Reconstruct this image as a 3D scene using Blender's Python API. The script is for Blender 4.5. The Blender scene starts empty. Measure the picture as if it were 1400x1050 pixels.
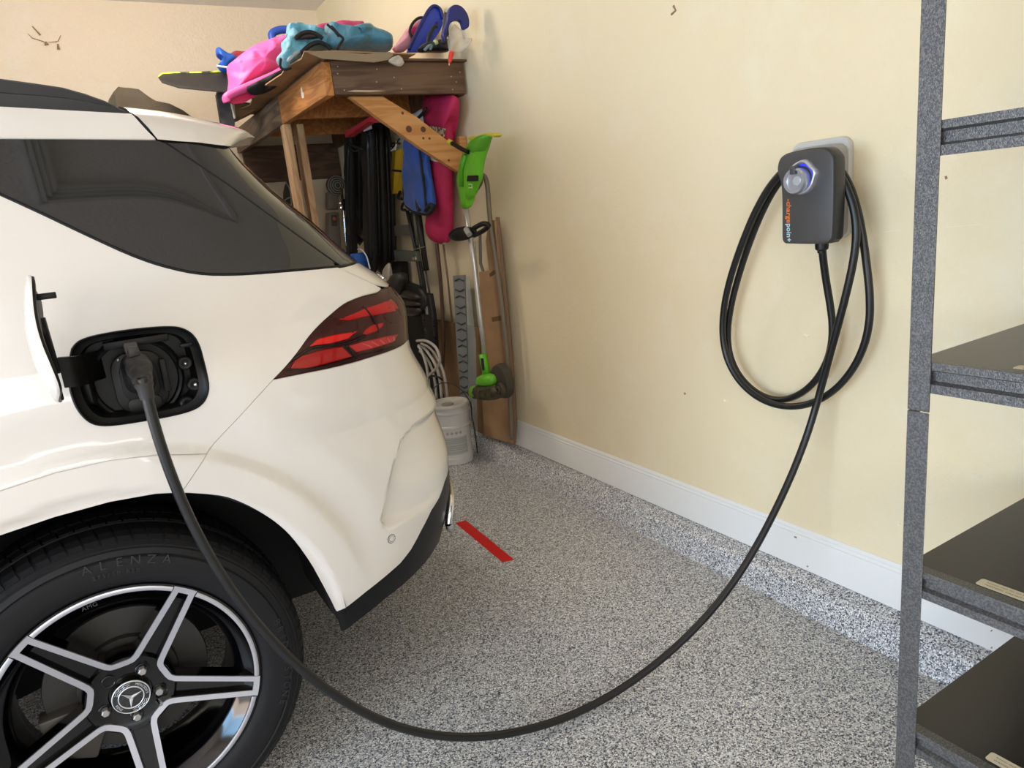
import bpy, bmesh, math, random
import numpy as np
from mathutils import Vector, Matrix, noise
from mathutils.geometry import delaunay_2d_cdt
random.seed(7)
D = bpy.data
SC = bpy.context.scene
COL = SC.collection
PI = math.pi

# ---------------------------------------------------------------- camera
CAM_M = [[0.851877, 0.205692, -0.48166], [-0.514174, 0.153472, -0.843843], [-0.099651, 0.966508, 0.236501]]
cam_d = D.cameras.new('camera')
cam = D.objects.new('camera', cam_d)
COL.objects.link(cam)
cam_d.sensor_width = 36
cam_d.lens = 24.8548
cam_d.clip_start = .05
m4 = Matrix(CAM_M).to_4x4()
m4.translation = (0, 0, 1.325)
cam.matrix_world = m4
SC.camera = cam

# ---------------------------------------------------------------- world, lights, exposure
w = D.worlds.new('world')
SC.world = w
w.use_nodes = True
wn = w.node_tree.nodes
bg = wn['Background']
bg.inputs[0].default_value = (.62, .78, 1, 1)
bg.inputs[1].default_value = .8
SC.view_settings.view_transform = 'Standard'
SC.view_settings.look = 'None'
SC.view_settings.exposure = 0.0
SC.view_settings.gamma = 1
SC.view_settings.use_curve_mapping = False


def area(name, loc, direction, sx, sy, power, color, spread=180):
    l = D.lights.new(name, 'AREA')
    l.shape = 'RECTANGLE'
    l.size = sx
    l.size_y = sy
    l.energy = power
    l.color = color
    l.spread = math.radians(spread)
    o = D.objects.new(name, l)
    COL.objects.link(o)
    o.location = loc
    o.rotation_euler = Vector(direction).to_track_quat('-Z', 'Y').to_euler()
    return o


# daylight coming through the open overhead door at the car's nose: the sky above, the sunlit driveway below
area('sky_through_open_door', (-5.15, .2, 1.55), (1, .12, -.34), 4.6, 1.3, 138, (.37, .66, 1.0), 130)
area('driveway_bounce_through_door', (-5.15, .2, .55), (1, .12, .42), 4.6, 1.0, 136, (1.0, .80, .64))
# second open door, behind the camera
area('sky_through_near_door', (-1.3, -2.58, 1.55), (.25, 1, -.24), 4.2, 1.3, 76, (1.0, .95, .88))
area('driveway_bounce_through_near_door', (-1.3, -2.58, .55), (.1, 1, .45), 4.2, 1.0, 8, (1.0, .9, .8))
# bare bulb fixture on the ceiling over the car
pl_ = D.lights.new('ceiling_bulbs', 'POINT')
pl_.energy = 35
pl_.color = (1.0, .90, .78)
pl_.shadow_soft_size = .20
po_ = D.objects.new('ceiling_bulbs', pl_)
COL.objects.link(po_)
po_.location = (.45, 3.9, 2.60)

# ---------------------------------------------------------------- helpers
def ob(name, mesh, mat, parent=None, smooth=False):
    o = D.objects.new(name, mesh)
    COL.objects.link(o)
    if mat is not None:
        for m in (mat if isinstance(mat, (list, tuple)) else [mat]):
            mesh.materials.append(m)
    if smooth:
        mesh.polygons.foreach_set('use_smooth', [True] * len(mesh.polygons))
    if parent is not None:
        o.parent = parent
    return o


def thing(name, label, cat, loc=(0, 0, 0), rz=0, group=None):
    o = D.objects.new(name, None)
    COL.objects.link(o)
    o.empty_display_size = .05
    o.location = loc
    o.rotation_euler = (0, 0, rz)
    o['label'] = label
    o['category'] = cat
    if group:
        o['group'] = group
    return o


def tag(o, label, cat, group=None):
    o['label'] = label
    o['category'] = cat
    if group:
        o['group'] = group
    return o


def struct(o):
    o['kind'] = 'structure'
    return o


class MB:
    def __init__(s):
        s.v = []
        s.f = []

    def add(s, v, f):
        n = len(s.v)
        s.v += [tuple(p) for p in v]
        s.f += [tuple(i + n for i in q) for q in f]
        return s

    def box(s, a, b):
        x0, y0, z0 = a
        x1, y1, z1 = b
        return s.add([(x0, y0, z0), (x1, y0, z0), (x1, y1, z0), (x0, y1, z0), (x0, y0, z1), (x1, y0, z1), (x1, y1, z1), (x0, y1, z1)],
                     [(0, 3, 2, 1), (4, 5, 6, 7), (0, 1, 5, 4), (1, 2, 6, 5), (2, 3, 7, 6), (3, 0, 4, 7)])

    def obox(s, p0, p1, w, h, up=(0, 0, 1)):
        """bar from p0 to p1 with section w x h"""
        p0, p1, up = Vector(p0), Vector(p1), Vector(up)
        d = (p1 - p0).normalized()
        a = d.cross(up).normalized() * w / 2
        b = a.cross(d).normalized() * h / 2
        v = [p + i * a + j * b for p in (p0, p1) for i, j in ((-1, -1), (1, -1), (1, 1), (-1, 1))]
        return s.add(v, [(0, 1, 2, 3), (7, 6, 5, 4), (0, 4, 5, 1), (1, 5, 6, 2), (2, 6, 7, 3), (3, 7, 4, 0)])

    def tube(s, pts, r, n=10, cap=True):
        pts = [Vector(p) for p in pts]
        rs = r if isinstance(r, (list, tuple)) else [r] * len(pts)
        up = None
        V = []
        for i, p in enumerate(pts):
            d = (pts[min(i + 1, len(pts) - 1)] - pts[max(i - 1, 0)])
            if d.length < 1e-9:
                d = Vector((0, 0, 1))
            d.normalize()
            if up is None:
                up = Vector((0, 0, 1)) if abs(d.z) < .9 else Vector((1, 0, 0))
            a = d.cross(up)
            if a.length < 1e-6:
                a = d.cross(Vector((1, .1, 0)))
            a.normalize()
            b = a.cross(d).normalized()
            up = b
            V += [p + (a * math.cos(2 * PI * k / n) + b * math.sin(2 * PI * k / n)) * rs[i] for k in range(n)]
        F = []
        for i in range(len(pts) - 1):
            for k in range(n):
                k2 = (k + 1) % n
                F.append((i * n + k, i * n + k2, (i + 1) * n + k2, (i + 1) * n + k))
        if cap:
            F.append(tuple(range(n - 1, -1, -1)))
            F.append(tuple(range((len(pts) - 1) * n, len(pts) * n)))
        return s.add(V, [tuple(reversed(q)) for q in F])

    def lathe(s, prof, n=48, c=(0, 0, 0), axis='z', a0=0, a1=2 * PI, flip=False):
        """prof: list of (radius, height)"""
        full = abs(a1 - a0 - 2 * PI) < 1e-6
        m = n if full else n + 1
        V = []
        for r, h in prof:
            for k in range(m):
                a = a0 + (a1 - a0) * k / n
                u, v = r * math.cos(a), r * math.sin(a)
                if axis == 'z':
                    V.append((c[0] + u, c[1] + v, c[2] + h))
                elif axis == 'y':
                    V.append((c[0] + u, c[1] + h, c[2] + v))
                else:
                    V.append((c[0] + h, c[1] + u, c[2] + v))
        F = []
        for i in range(len(prof) - 1):
            for k in range(n):
                k2 = (k + 1) % m
                q = (i * m + k, i * m + k2, (i + 1) * m + k2, (i + 1) * m + k)
                F.append(tuple(reversed(q)) if flip else q)
        return s.add(V, F)

    def prism(s, poly, o, u, v, n, t):
        """extrude 2D polygon (list of (a,b)) placed at o + a*u + b*v by n*t"""
        o, u, v, n = Vector(o), Vector(u), Vector(v), Vector(n)
        k = len(poly)
        A = [o + a * u + b * v for a, b in poly]
        B = [p + n * t for p in A]
        return s.add(A + B, [tuple(range(k - 1, -1, -1)), tuple(range(k, 2 * k))] + [(i, (i + 1) % k, k + (i + 1) % k, k + i) for i in range(k)])

    def mesh(s, name='m'):
        me = D.meshes.new(name)
        me.from_pydata(s.v, [], s.f)
        me.update()
        return me

    def obj(s, name, mat, parent=None, smooth=False, bevel=0, seg=2, sub=0, auto=None):
        me = s.mesh(name)
        bm = bmesh.new()
        bm.from_mesh(me)
        bmesh.ops.remove_doubles(bm, verts=bm.verts, dist=1e-6)
        bmesh.ops.recalc_face_normals(bm, faces=bm.faces)
        if bevel:
            es = [e for e in bm.edges if len(e.link_faces) == 2 and e.calc_face_angle(0) > .5]
            if es:
                bmesh.ops.bevel(bm, geom=es, offset=bevel, segments=seg, affect='EDGES', profile=.5, clamp_overlap=True)
        bm.to_mesh(me)
        bm.free()
        o = ob(name, me, mat, parent, smooth or bool(bevel) or auto is not None)
        if bevel or auto is not None:
            me.set_sharp_from_angle(angle=math.radians(auto if auto is not None else 40))
        if sub:
            md = o.modifiers.new('s', 'SUBSURF')
            md.levels = md.render_levels = sub
        return o


def spline(pts, n=8):
    """Catmull-Rom through pts"""
    P = [Vector(p) for p in pts]
    out = []
    for i in range(len(P) - 1):
        a, b, c, d = P[max(i - 1, 0)], P[i], P[i + 1], P[min(i + 2, len(P) - 1)]
        for k in range(n):
            t = k / n
            out.append(.5 * ((2 * b) + (c - a) * t + (2 * a - 5 * b + 4 * c - d) * t * t + (3 * b - a - 3 * c + d) * t ** 3))
    out.append(P[-1])
    return out


def smooth_path(pts, it=2):
    P = [Vector(p) for p in pts]
    for _ in range(it):
        P = [P[0]] + [(P[i - 1] + 2 * P[i] + P[i + 1]) / 4 for i in range(1, len(P) - 1)] + [P[-1]]
    return P


def rrect(w, h, r, n=6, cx=0, cy=0):
    o = []
    for sx, sy, a in ((1, 1, 0), (-1, 1, 90), (-1, -1, 180), (1, -1, 270)):
        for k in range(n + 1):
            t = math.radians(a + 90 * k / n)
            o.append((cx + sx * (w / 2 - r) + r * math.cos(t), cy + sy * (h / 2 - r) + r * math.sin(t)))
    return o


def text(name, s, loc, X, Y, size, mat, parent=None, extrude=.0004, align='LEFT', space=1.0):
    c = D.curves.new(name, 'FONT')
    c.body = s
    c.size = size
    c.extrude = extrude
    c.align_x = align
    c.align_y = 'CENTER'
    c.space_character = space
    c.resolution_u = 3
    c.offset = size * .012 if name == 'logo' else 0
    o = D.objects.new(name, c)
    COL.objects.link(o)
    X = Vector(X).normalized()
    Y = Vector(Y).normalized()
    Z = X.cross(Y)
    M = Matrix((X, Y, Z)).transposed().to_4x4()
    M.translation = loc
    dg = bpy.context.evaluated_depsgraph_get()
    me = D.meshes.new_from_object(o.evaluated_get(dg))
    D.objects.remove(o)
    me.transform(M)
    me.materials.clear()
    return ob(name, me, mat, parent)


# ---------------------------------------------------------------- materials
MATS = {}


def srgb(c):
    return tuple(((x / 255) / 12.92 if x / 255 <= .04045 else ((x / 255 + .055) / 1.055) ** 2.4) for x in c) + (1,)


def mat(name, col, rough=.5, metal=0, coat=0, bump=None, noise_col=None, spec=.5, alpha=1, emit=None, trans=0, ior=1.5, sheen=0):
    if name in MATS:
        return MATS[name]
    m = D.materials.new(name)
    m.use_nodes = True
    nt = m.node_tree
    b = nt.nodes['Principled BSDF']
    b.inputs['Base Color'].default_value = srgb(col)
    b.inputs['Roughness'].default_value = rough
    b.inputs['Metallic'].default_value = metal
    b.inputs['Coat Weight'].default_value = coat
    b.inputs['Coat Roughness'].default_value = .03
    b.inputs['Specular IOR Level'].default_value = spec
    b.inputs['Alpha'].default_value = alpha
    b.inputs['Transmission Weight'].default_value = trans
    b.inputs['IOR'].default_value = ior
    b.inputs['Sheen Weight'].default_value = sheen
    if emit:
        b.inputs['Emission Color'].default_value = srgb(emit[0])
        b.inputs['Emission Strength'].default_value = emit[1]
    tc = None
    if bump or noise_col:
        tc = nt.nodes.new('ShaderNodeTexCoord')
    if bump:   # (scale, strength, distance, detail)
        n = nt.nodes.new('ShaderNodeTexNoise')
        n.inputs['Scale'].default_value = bump[0]
        n.inputs['Detail'].default_value = bump[3] if len(bump) > 3 else 3
        nt.links.new(tc.outputs['Object'], n.inputs['Vector'])
        bp = nt.nodes.new('ShaderNodeBump')
        bp.inputs['Strength'].default_value = bump[1]
        bp.inputs['Distance'].default_value = bump[2]
        nt.links.new(n.outputs['Fac'], bp.inputs['Height'])
        nt.links.new(bp.outputs['Normal'], b.inputs['Normal'])
    if noise_col:   # (colour2, scale, low, high)
        n = nt.nodes.new('ShaderNodeTexNoise')
        n.inputs['Scale'].default_value = noise_col[1]
        n.inputs['Detail'].default_value = 4
        nt.links.new(tc.outputs['Object'], n.inputs['Vector'])
        r = nt.nodes.new('ShaderNodeMapRange')
        r.inputs['From Min'].default_value = noise_col[2]
        r.inputs['From Max'].default_value = noise_col[3]
        nt.links.new(n.outputs['Fac'], r.inputs['Value'])
        mx = nt.nodes.new('ShaderNodeMix')
        mx.data_type = 'RGBA'
        mx.inputs['A'].default_value = srgb(col)
        mx.inputs['B'].default_value = srgb(noise_col[0])
        nt.links.new(r.outputs['Result'], mx.inputs['Factor'])
        nt.links.new(mx.outputs['Result'], b.inputs['Base Color'])
    MATS[name] = m
    return m


def wood(name, c1, c2, axis='y', scale=14, rough=.65):
    if name in MATS:
        return MATS[name]
    m = mat(name, c1, rough)
    nt = m.node_tree
    b = nt.nodes['Principled BSDF']
    tc = nt.nodes.new('ShaderNodeTexCoord')
    mp = nt.nodes.new('ShaderNodeMapping')
    sc = {'x': (.10, 1, 1), 'y': (1, .10, 1), 'z': (1, 1, .10)}[axis]
    mp.inputs['Scale'].default_value = sc
    nt.links.new(tc.outputs['Object'], mp.inputs['Vector'])
    wv = nt.nodes.new('ShaderNodeTexNoise')
    wv.inputs['Scale'].default_value = scale
    wv.inputs['Detail'].default_value = 3
    wv.inputs['Distortion'].default_value = 1.2
    nt.links.new(mp.outputs['Vector'], wv.inputs['Vector'])
    sn = nt.nodes.new('ShaderNodeMath')
    sn.operation = 'MULTIPLY'
    sn.inputs[1].default_value = 38
    nt.links.new(wv.outputs['Fac'], sn.inputs[0])
    s2 = nt.nodes.new('ShaderNodeMath')
    s2.operation = 'SINE'
    nt.links.new(sn.outputs[0], s2.inputs[0])
    r = nt.nodes.new('ShaderNodeMapRange')
    r.inputs['From Min'].default_value = -1
    r.inputs['From Max'].default_value = 1.1
    nt.links.new(s2.outputs[0], r.inputs['Value'])
    mx = nt.nodes.new('ShaderNodeMix')
    mx.data_type = 'RGBA'
    mx.inputs['A'].default_value = srgb(c1)
    mx.inputs['B'].default_value = srgb(c2)
    nt.links.new(r.outputs['Result'], mx.inputs['Factor'])
    nt.links.new(mx.outputs['Result'], b.inputs['Base Color'])
    return m


def stucco(name, col, spots, scale, strength, dist):
    m = mat(name, col, .82, spec=.25)
    nt = m.node_tree
    b = nt.nodes['Principled BSDF']
    tc = nt.nodes.new('ShaderNodeTexCoord')
    n1 = nt.nodes.new('ShaderNodeTexNoise')
    n1.inputs['Scale'].default_value = scale
    n1.inputs['Detail'].default_value = 4
    nt.links.new(tc.outputs['Object'], n1.inputs['Vector'])
    bp = nt.nodes.new('ShaderNodeBump')
    bp.inputs['Strength'].default_value = strength
    bp.inputs['Distance'].default_value = dist
    nt.links.new(n1.outputs['Fac'], bp.inputs['Height'])
    nt.links.new(bp.outputs['Normal'], b.inputs['Normal'])
    # scuffs and old patches
    n2 = nt.nodes.new('ShaderNodeTexNoise')
    n2.inputs['Scale'].default_value = 3.0
    n2.inputs['Detail'].default_value = 8
    n2.inputs['Roughness'].default_value = .72
    nt.links.new(tc.outputs['Object'], n2.inputs['Vector'])
    r = nt.nodes.new('ShaderNodeMapRange')
    r.inputs['From Min'].default_value = .50
    r.inputs['From Max'].default_value = .80
    nt.links.new(n2.outputs['Fac'], r.inputs['Value'])
    mx = nt.nodes.new('ShaderNodeMix')
    mx.data_type = 'RGBA'
    mx.inputs['A'].default_value = srgb(col)
    mx.inputs['B'].default_value = srgb(spots)
    nt.links.new(r.outputs['Result'], mx.inputs['Factor'])
    nt.links.new(mx.outputs['Result'], b.inputs['Base Color'])
    return m


def flake_floor():
    m = mat('epoxy_flakes', (150, 148, 146), .42)
    nt = m.node_tree
    b = nt.nodes['Principled BSDF']
    tc = nt.nodes.new('ShaderNodeTexCoord')
    vo = nt.nodes.new('ShaderNodeTexVoronoi')
    vo.inputs['Scale'].default_value = 300
    nt.links.new(tc.outputs['Object'], vo.inputs['Vector'])
    sp = nt.nodes.new('ShaderNodeSeparateColor')
    nt.links.new(vo.outputs['Color'], sp.inputs['Color'])
    cr = nt.nodes.new('ShaderNodeValToRGB')
    cr.color_ramp.interpolation = 'CONSTANT'
    el = cr.color_ramp.elements
    cols = [(0, (62, 63, 68)), (.16, (112, 114, 122)), (.30, (152, 156, 165)), (.42, (196, 196, 195)), (.62, (176, 173, 167)), (.74, (220, 220, 218)), (.93, (246, 246, 243))]
    el[0].position, el[0].color = 0, srgb(cols[0][1])
    el[1].position, el[1].color = cols[1][0], srgb(cols[1][1])
    for p, c in cols[2:]:
        e = el.new(p)
        e.color = srgb(c)
    nt.links.new(sp.outputs['Red'], cr.inputs['Fac'])
    nt.links.new(cr.outputs['Color'], b.inputs['Base Color'])
    bp = nt.nodes.new('ShaderNodeBump')
    bp.inputs['Strength'].default_value = .25
    bp.inputs['Distance'].default_value = .0006
    nt.links.new(sp.outputs['Green'], bp.inputs['Height'])
    nt.links.new(bp.outputs['Normal'], b.inputs['Normal'])
    return m


WALL = stucco('wall_paint', (234, 219, 183), (238, 227, 200), 85, .35, .003)
CEIL = stucco('ceiling_texture', (244, 238, 234), (236, 230, 226), 70, .9, .01)
FLOOR = flake_floor()
WALLB = stucco('back_wall_paint', (236, 220, 195), (240, 228, 210), 60, .9, .006)
WHITE_TRIM = mat('white_trim_paint', (232, 232, 228), .38)
PAINT = mat('white_car_paint', (225, 219, 211), .32, coat=1.0)
BLACKP = mat('black_plastic', (16, 16, 17), .42, spec=.35)
SATIN = mat('satin_black_trim', (20, 20, 22), .4, spec=.3)
DARK = mat('dark_cavity', (7, 7, 8), .8)
CHROME = mat('chrome', (225, 225, 228), .08, 1)
STEEL = mat('machined_alloy', (205, 205, 212), .28, .75)
GLOSSBK = mat('gloss_black', (4, 4, 5), .12, spec=.55)
RUBBER = mat('tyre_rubber', (19, 19, 21), .6, spec=.3, bump=(90, .1, .002))
CABLEM = mat('cable_rubber', (20, 20, 21), .38)
PRIV = mat('privacy_glass', (30, 29, 28), .04, spec=.6, coat=.3)
HAMMER = mat('hammered_grey_metal', (90, 89, 90), .38, .6, noise_col=((120, 119, 116), 300, .42, .62), bump=(520, .9, .0012, 2))
SHELFTOP = mat('shelf_board_black', (38, 34, 32), .30, bump=(300, .15, .0004))

# ---------------------------------------------------------------- room
XW, YB, XF, YN, H = 1.81, 5.47, -5.2, -2.6, 2.87


def quad_slab(name, a, b, m, holes=None):
    return struct(MB().box(a, b).obj(name, m))


quad_slab('floor', (XF - 1.5, YN - .2, -.12), (XW + .15, YB + .15, 0), FLOOR)
quad_slab('wall_right', (XW, YN - .15, 0), (XW + .15, YB + .15, H), WALL)
quad_slab('wall_back', (XF, YB, 0), (XW, YB + .15, H), WALLB)
# ceiling with its attic opening
mb = MB()
HX0, HX1, HY0, HY1 = -.02, .98, .62, 2.10
for a, b in (((XF, YN, H), (HX0, YB, H + .1)), ((HX1, YN, H), (XW, YB, H + .1)), ((HX0, YN, H), (HX1, HY0, H + .1)), ((HX0, HY1, H), (HX1, YB, H + .1))):
    mb.box(a, b)
struct(mb.obj('ceiling', CEIL))
mb = MB().box((HX0, HY0, H + .02), (HX1, HY1, H + .05))
struct(mb.obj('trim_2', CEIL))
mb = MB()
for k, (d, t) in enumerate(((0, .018), (.022, .026), (.044, .018), (.066, .012))):
    for a, b in (((HX0 - .09 + d, HY0 - .09 + d), (HX0 - .075 + d, HY1 + .09 - d)), ((HX1 + .075 - d, HY0 - .09 + d), (HX1 + .09 - d, HY1 + .09 - d)),
                 ((HX0 - .09 + d, HY0 - .09 + d), (HX1 + .09 - d, HY0 - .082 + d)), ((HX0 - .09 + d, HY1 + .075 - d), (HX1 + .09 - d, HY1 + .09 - d))):
        mb.box((a[0], a[1], H - t), (b[0], b[1], H))
struct(mb.obj('trim_3', WHITE_TRIM))
# wall behind the camera, front wall round the open overhead door
mb = MB()
mb.box((XF, YN - .15, 0), (-3.45, YN, H)).box((.85, YN - .15, 0), (XW, YN, H)).box((-3.45, YN - .15, 2.25), (.85, YN, H))
struct(mb.obj('wall_near', WALL))
mb = MB()
mb.box((XF - .15, YN - .15, 0), (XF, -2.35, H)).box((XF - .15, 4.7, 0), (XF, YB + .15, H)).box((XF - .15, -2.35, 2.25), (XF, 4.7, H))
struct(mb.obj('wall_front', WALL))
DRIVE = mat('driveway_concrete', (206, 198, 184), .9, bump=(40, .3, .004))
struct(MB().box((XF - 12, YN - 3, -.14), (XF - 1.5, YB + 3, -.02)).obj('driveway', DRIVE))
struct(MB().box((XF - 1.5, YN - 12, -.14), (XW + 3, YN - .2, -.02)).obj('driveway', DRIVE))
# old marks on the walls: cracked filler, nail holes, a scuffed line
MARK = mat('wall_mark_brown', (150, 124, 92), .9)
PALE = mat('wall_mark_pale', (244, 233, 206), .9)
wb_, wr_ = D.objects['wall_back'], D.objects['wall_right']
for pts, r in (([(0.033,5.468,2.703),(0.064,5.468,2.654)], .006), ([(0.082,5.468,2.617),(0.086,5.468,2.597)], .014), ([(0.097,5.468,2.614),(0.145,5.468,2.619)], .003), ([(0.146,5.468,2.606),(0.143,5.468,2.573)], .010), ([(0.001,5.468,2.661),(0.018,5.468,2.636),(0.075,5.468,2.617)], .003), ([(0.173,5.468,2.657),(0.149,5.468,2.619)], .003)):
    MB().tube(pts, [r * .5] + [r] * (len(pts) - 1), 6).obj('wall_mark', MARK, wb_)
for pts, r, m_ in (([(1.81,1.887,0.606),(1.809,1.883,0.601)], .004, MARK), ([(1.81,0.975,1.302),(1.81,0.973,1.295)], .003, MARK), ([(1.81,1.369,0.878),(1.81,1.353,0.873)], .004, PALE), ([(1.81,1.695,0.613),(1.81,1.688,0.608)], .004, PALE),
                  ([(1.81,1.131,1.173),(1.81,1.1,1.178),(1.81,1.073,1.177)], .0012, PALE), ([(1.81,0.969,1.181),(1.81,0.891,1.185)], .0010, PALE), ([(1.81,1.061,0.364),(1.81,1.059,0.36)], .004, PALE), ([(1.809,1.86,1.918),(1.81,1.851,1.902),(1.81,1.872,1.895)], .004, MARK)):
    MB().tube(pts, r, 6).obj('wall_mark', m_, wr_)
bb_marks = [(1.796,1.398,0.204),(1.796,1.39,0.204)] + [(1.796,1.349,0.119),(1.796,1.349,0.116)] + [(1.796,0.804,0.159),(1.796,0.802,0.158)] + [(1.796,0.801,0.111),(1.796,0.799,0.11)]
BBM = bb_marks
# sloped concrete curb under the right and back walls, same flake coating
mb = MB()
prof = [(1.712, 0), (1.722, .018), (1.734, .066), (1.742, .080), (1.756, .088), (1.83, .104), (1.83, -.01), (1.712, -.01)]
k = len(prof)
V = [(x, YN, z) for x, z in prof] + [(x, YB + .02, z) for x, z in prof]
mb.add(V, [(i, (i + 1) % k, k + (i + 1) % k, k + i) for i in range(k)] + [tuple(range(k)), tuple(range(2 * k - 1, k - 1, -1))])
struct(mb.obj('trim_1', FLOOR, auto=35))
mb = MB()
V = [(XF, YB - (1.81 - x), z) for x, z in prof] + [(1.75, YB - (1.81 - x), z) for x, z in prof]
mb.add(V, [(i, (i + 1) % k, k + (i + 1) % k, k + i) for i in range(k)] + [tuple(range(k)), tuple(range(2 * k - 1, k - 1, -1))])
struct(mb.obj('trim_4', FLOOR, auto=35))


def baseboard(name, axis):
    pr = [(.0, .100), (.012, .100), (.013, .205), (.010, .214), (.0115, .219), (.0075, .226), (.0085, .232), (.004, .240), (.0, .241)]
    k = len(pr)
    mb = MB()
    if axis == 'r':
        V = [(XW - d, y, z) for y in (YN, 5.44) for d, z in pr]
    else:
        V = [(x, YB - d, z) for x in (XF, 1.79) for d, z in pr]
    mb.add(V, [(i, (i + 1) % k, k + (i + 1) % k, k + i) for i in range(k)] + [tuple(range(k)), tuple(range(2 * k - 1, k - 1, -1))])
    return struct(mb.obj(name, WHITE_TRIM, auto=25))


bbr_ = baseboard('baseboard_right', 'r')
for q_ in range(0, len(BBM), 2):
    MB().tube([BBM[q_], BBM[q_ + 1]], .0025, 6).obj('nail_hole', MARK, bbr_)
baseboard('baseboard_back', 'b')

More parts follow.
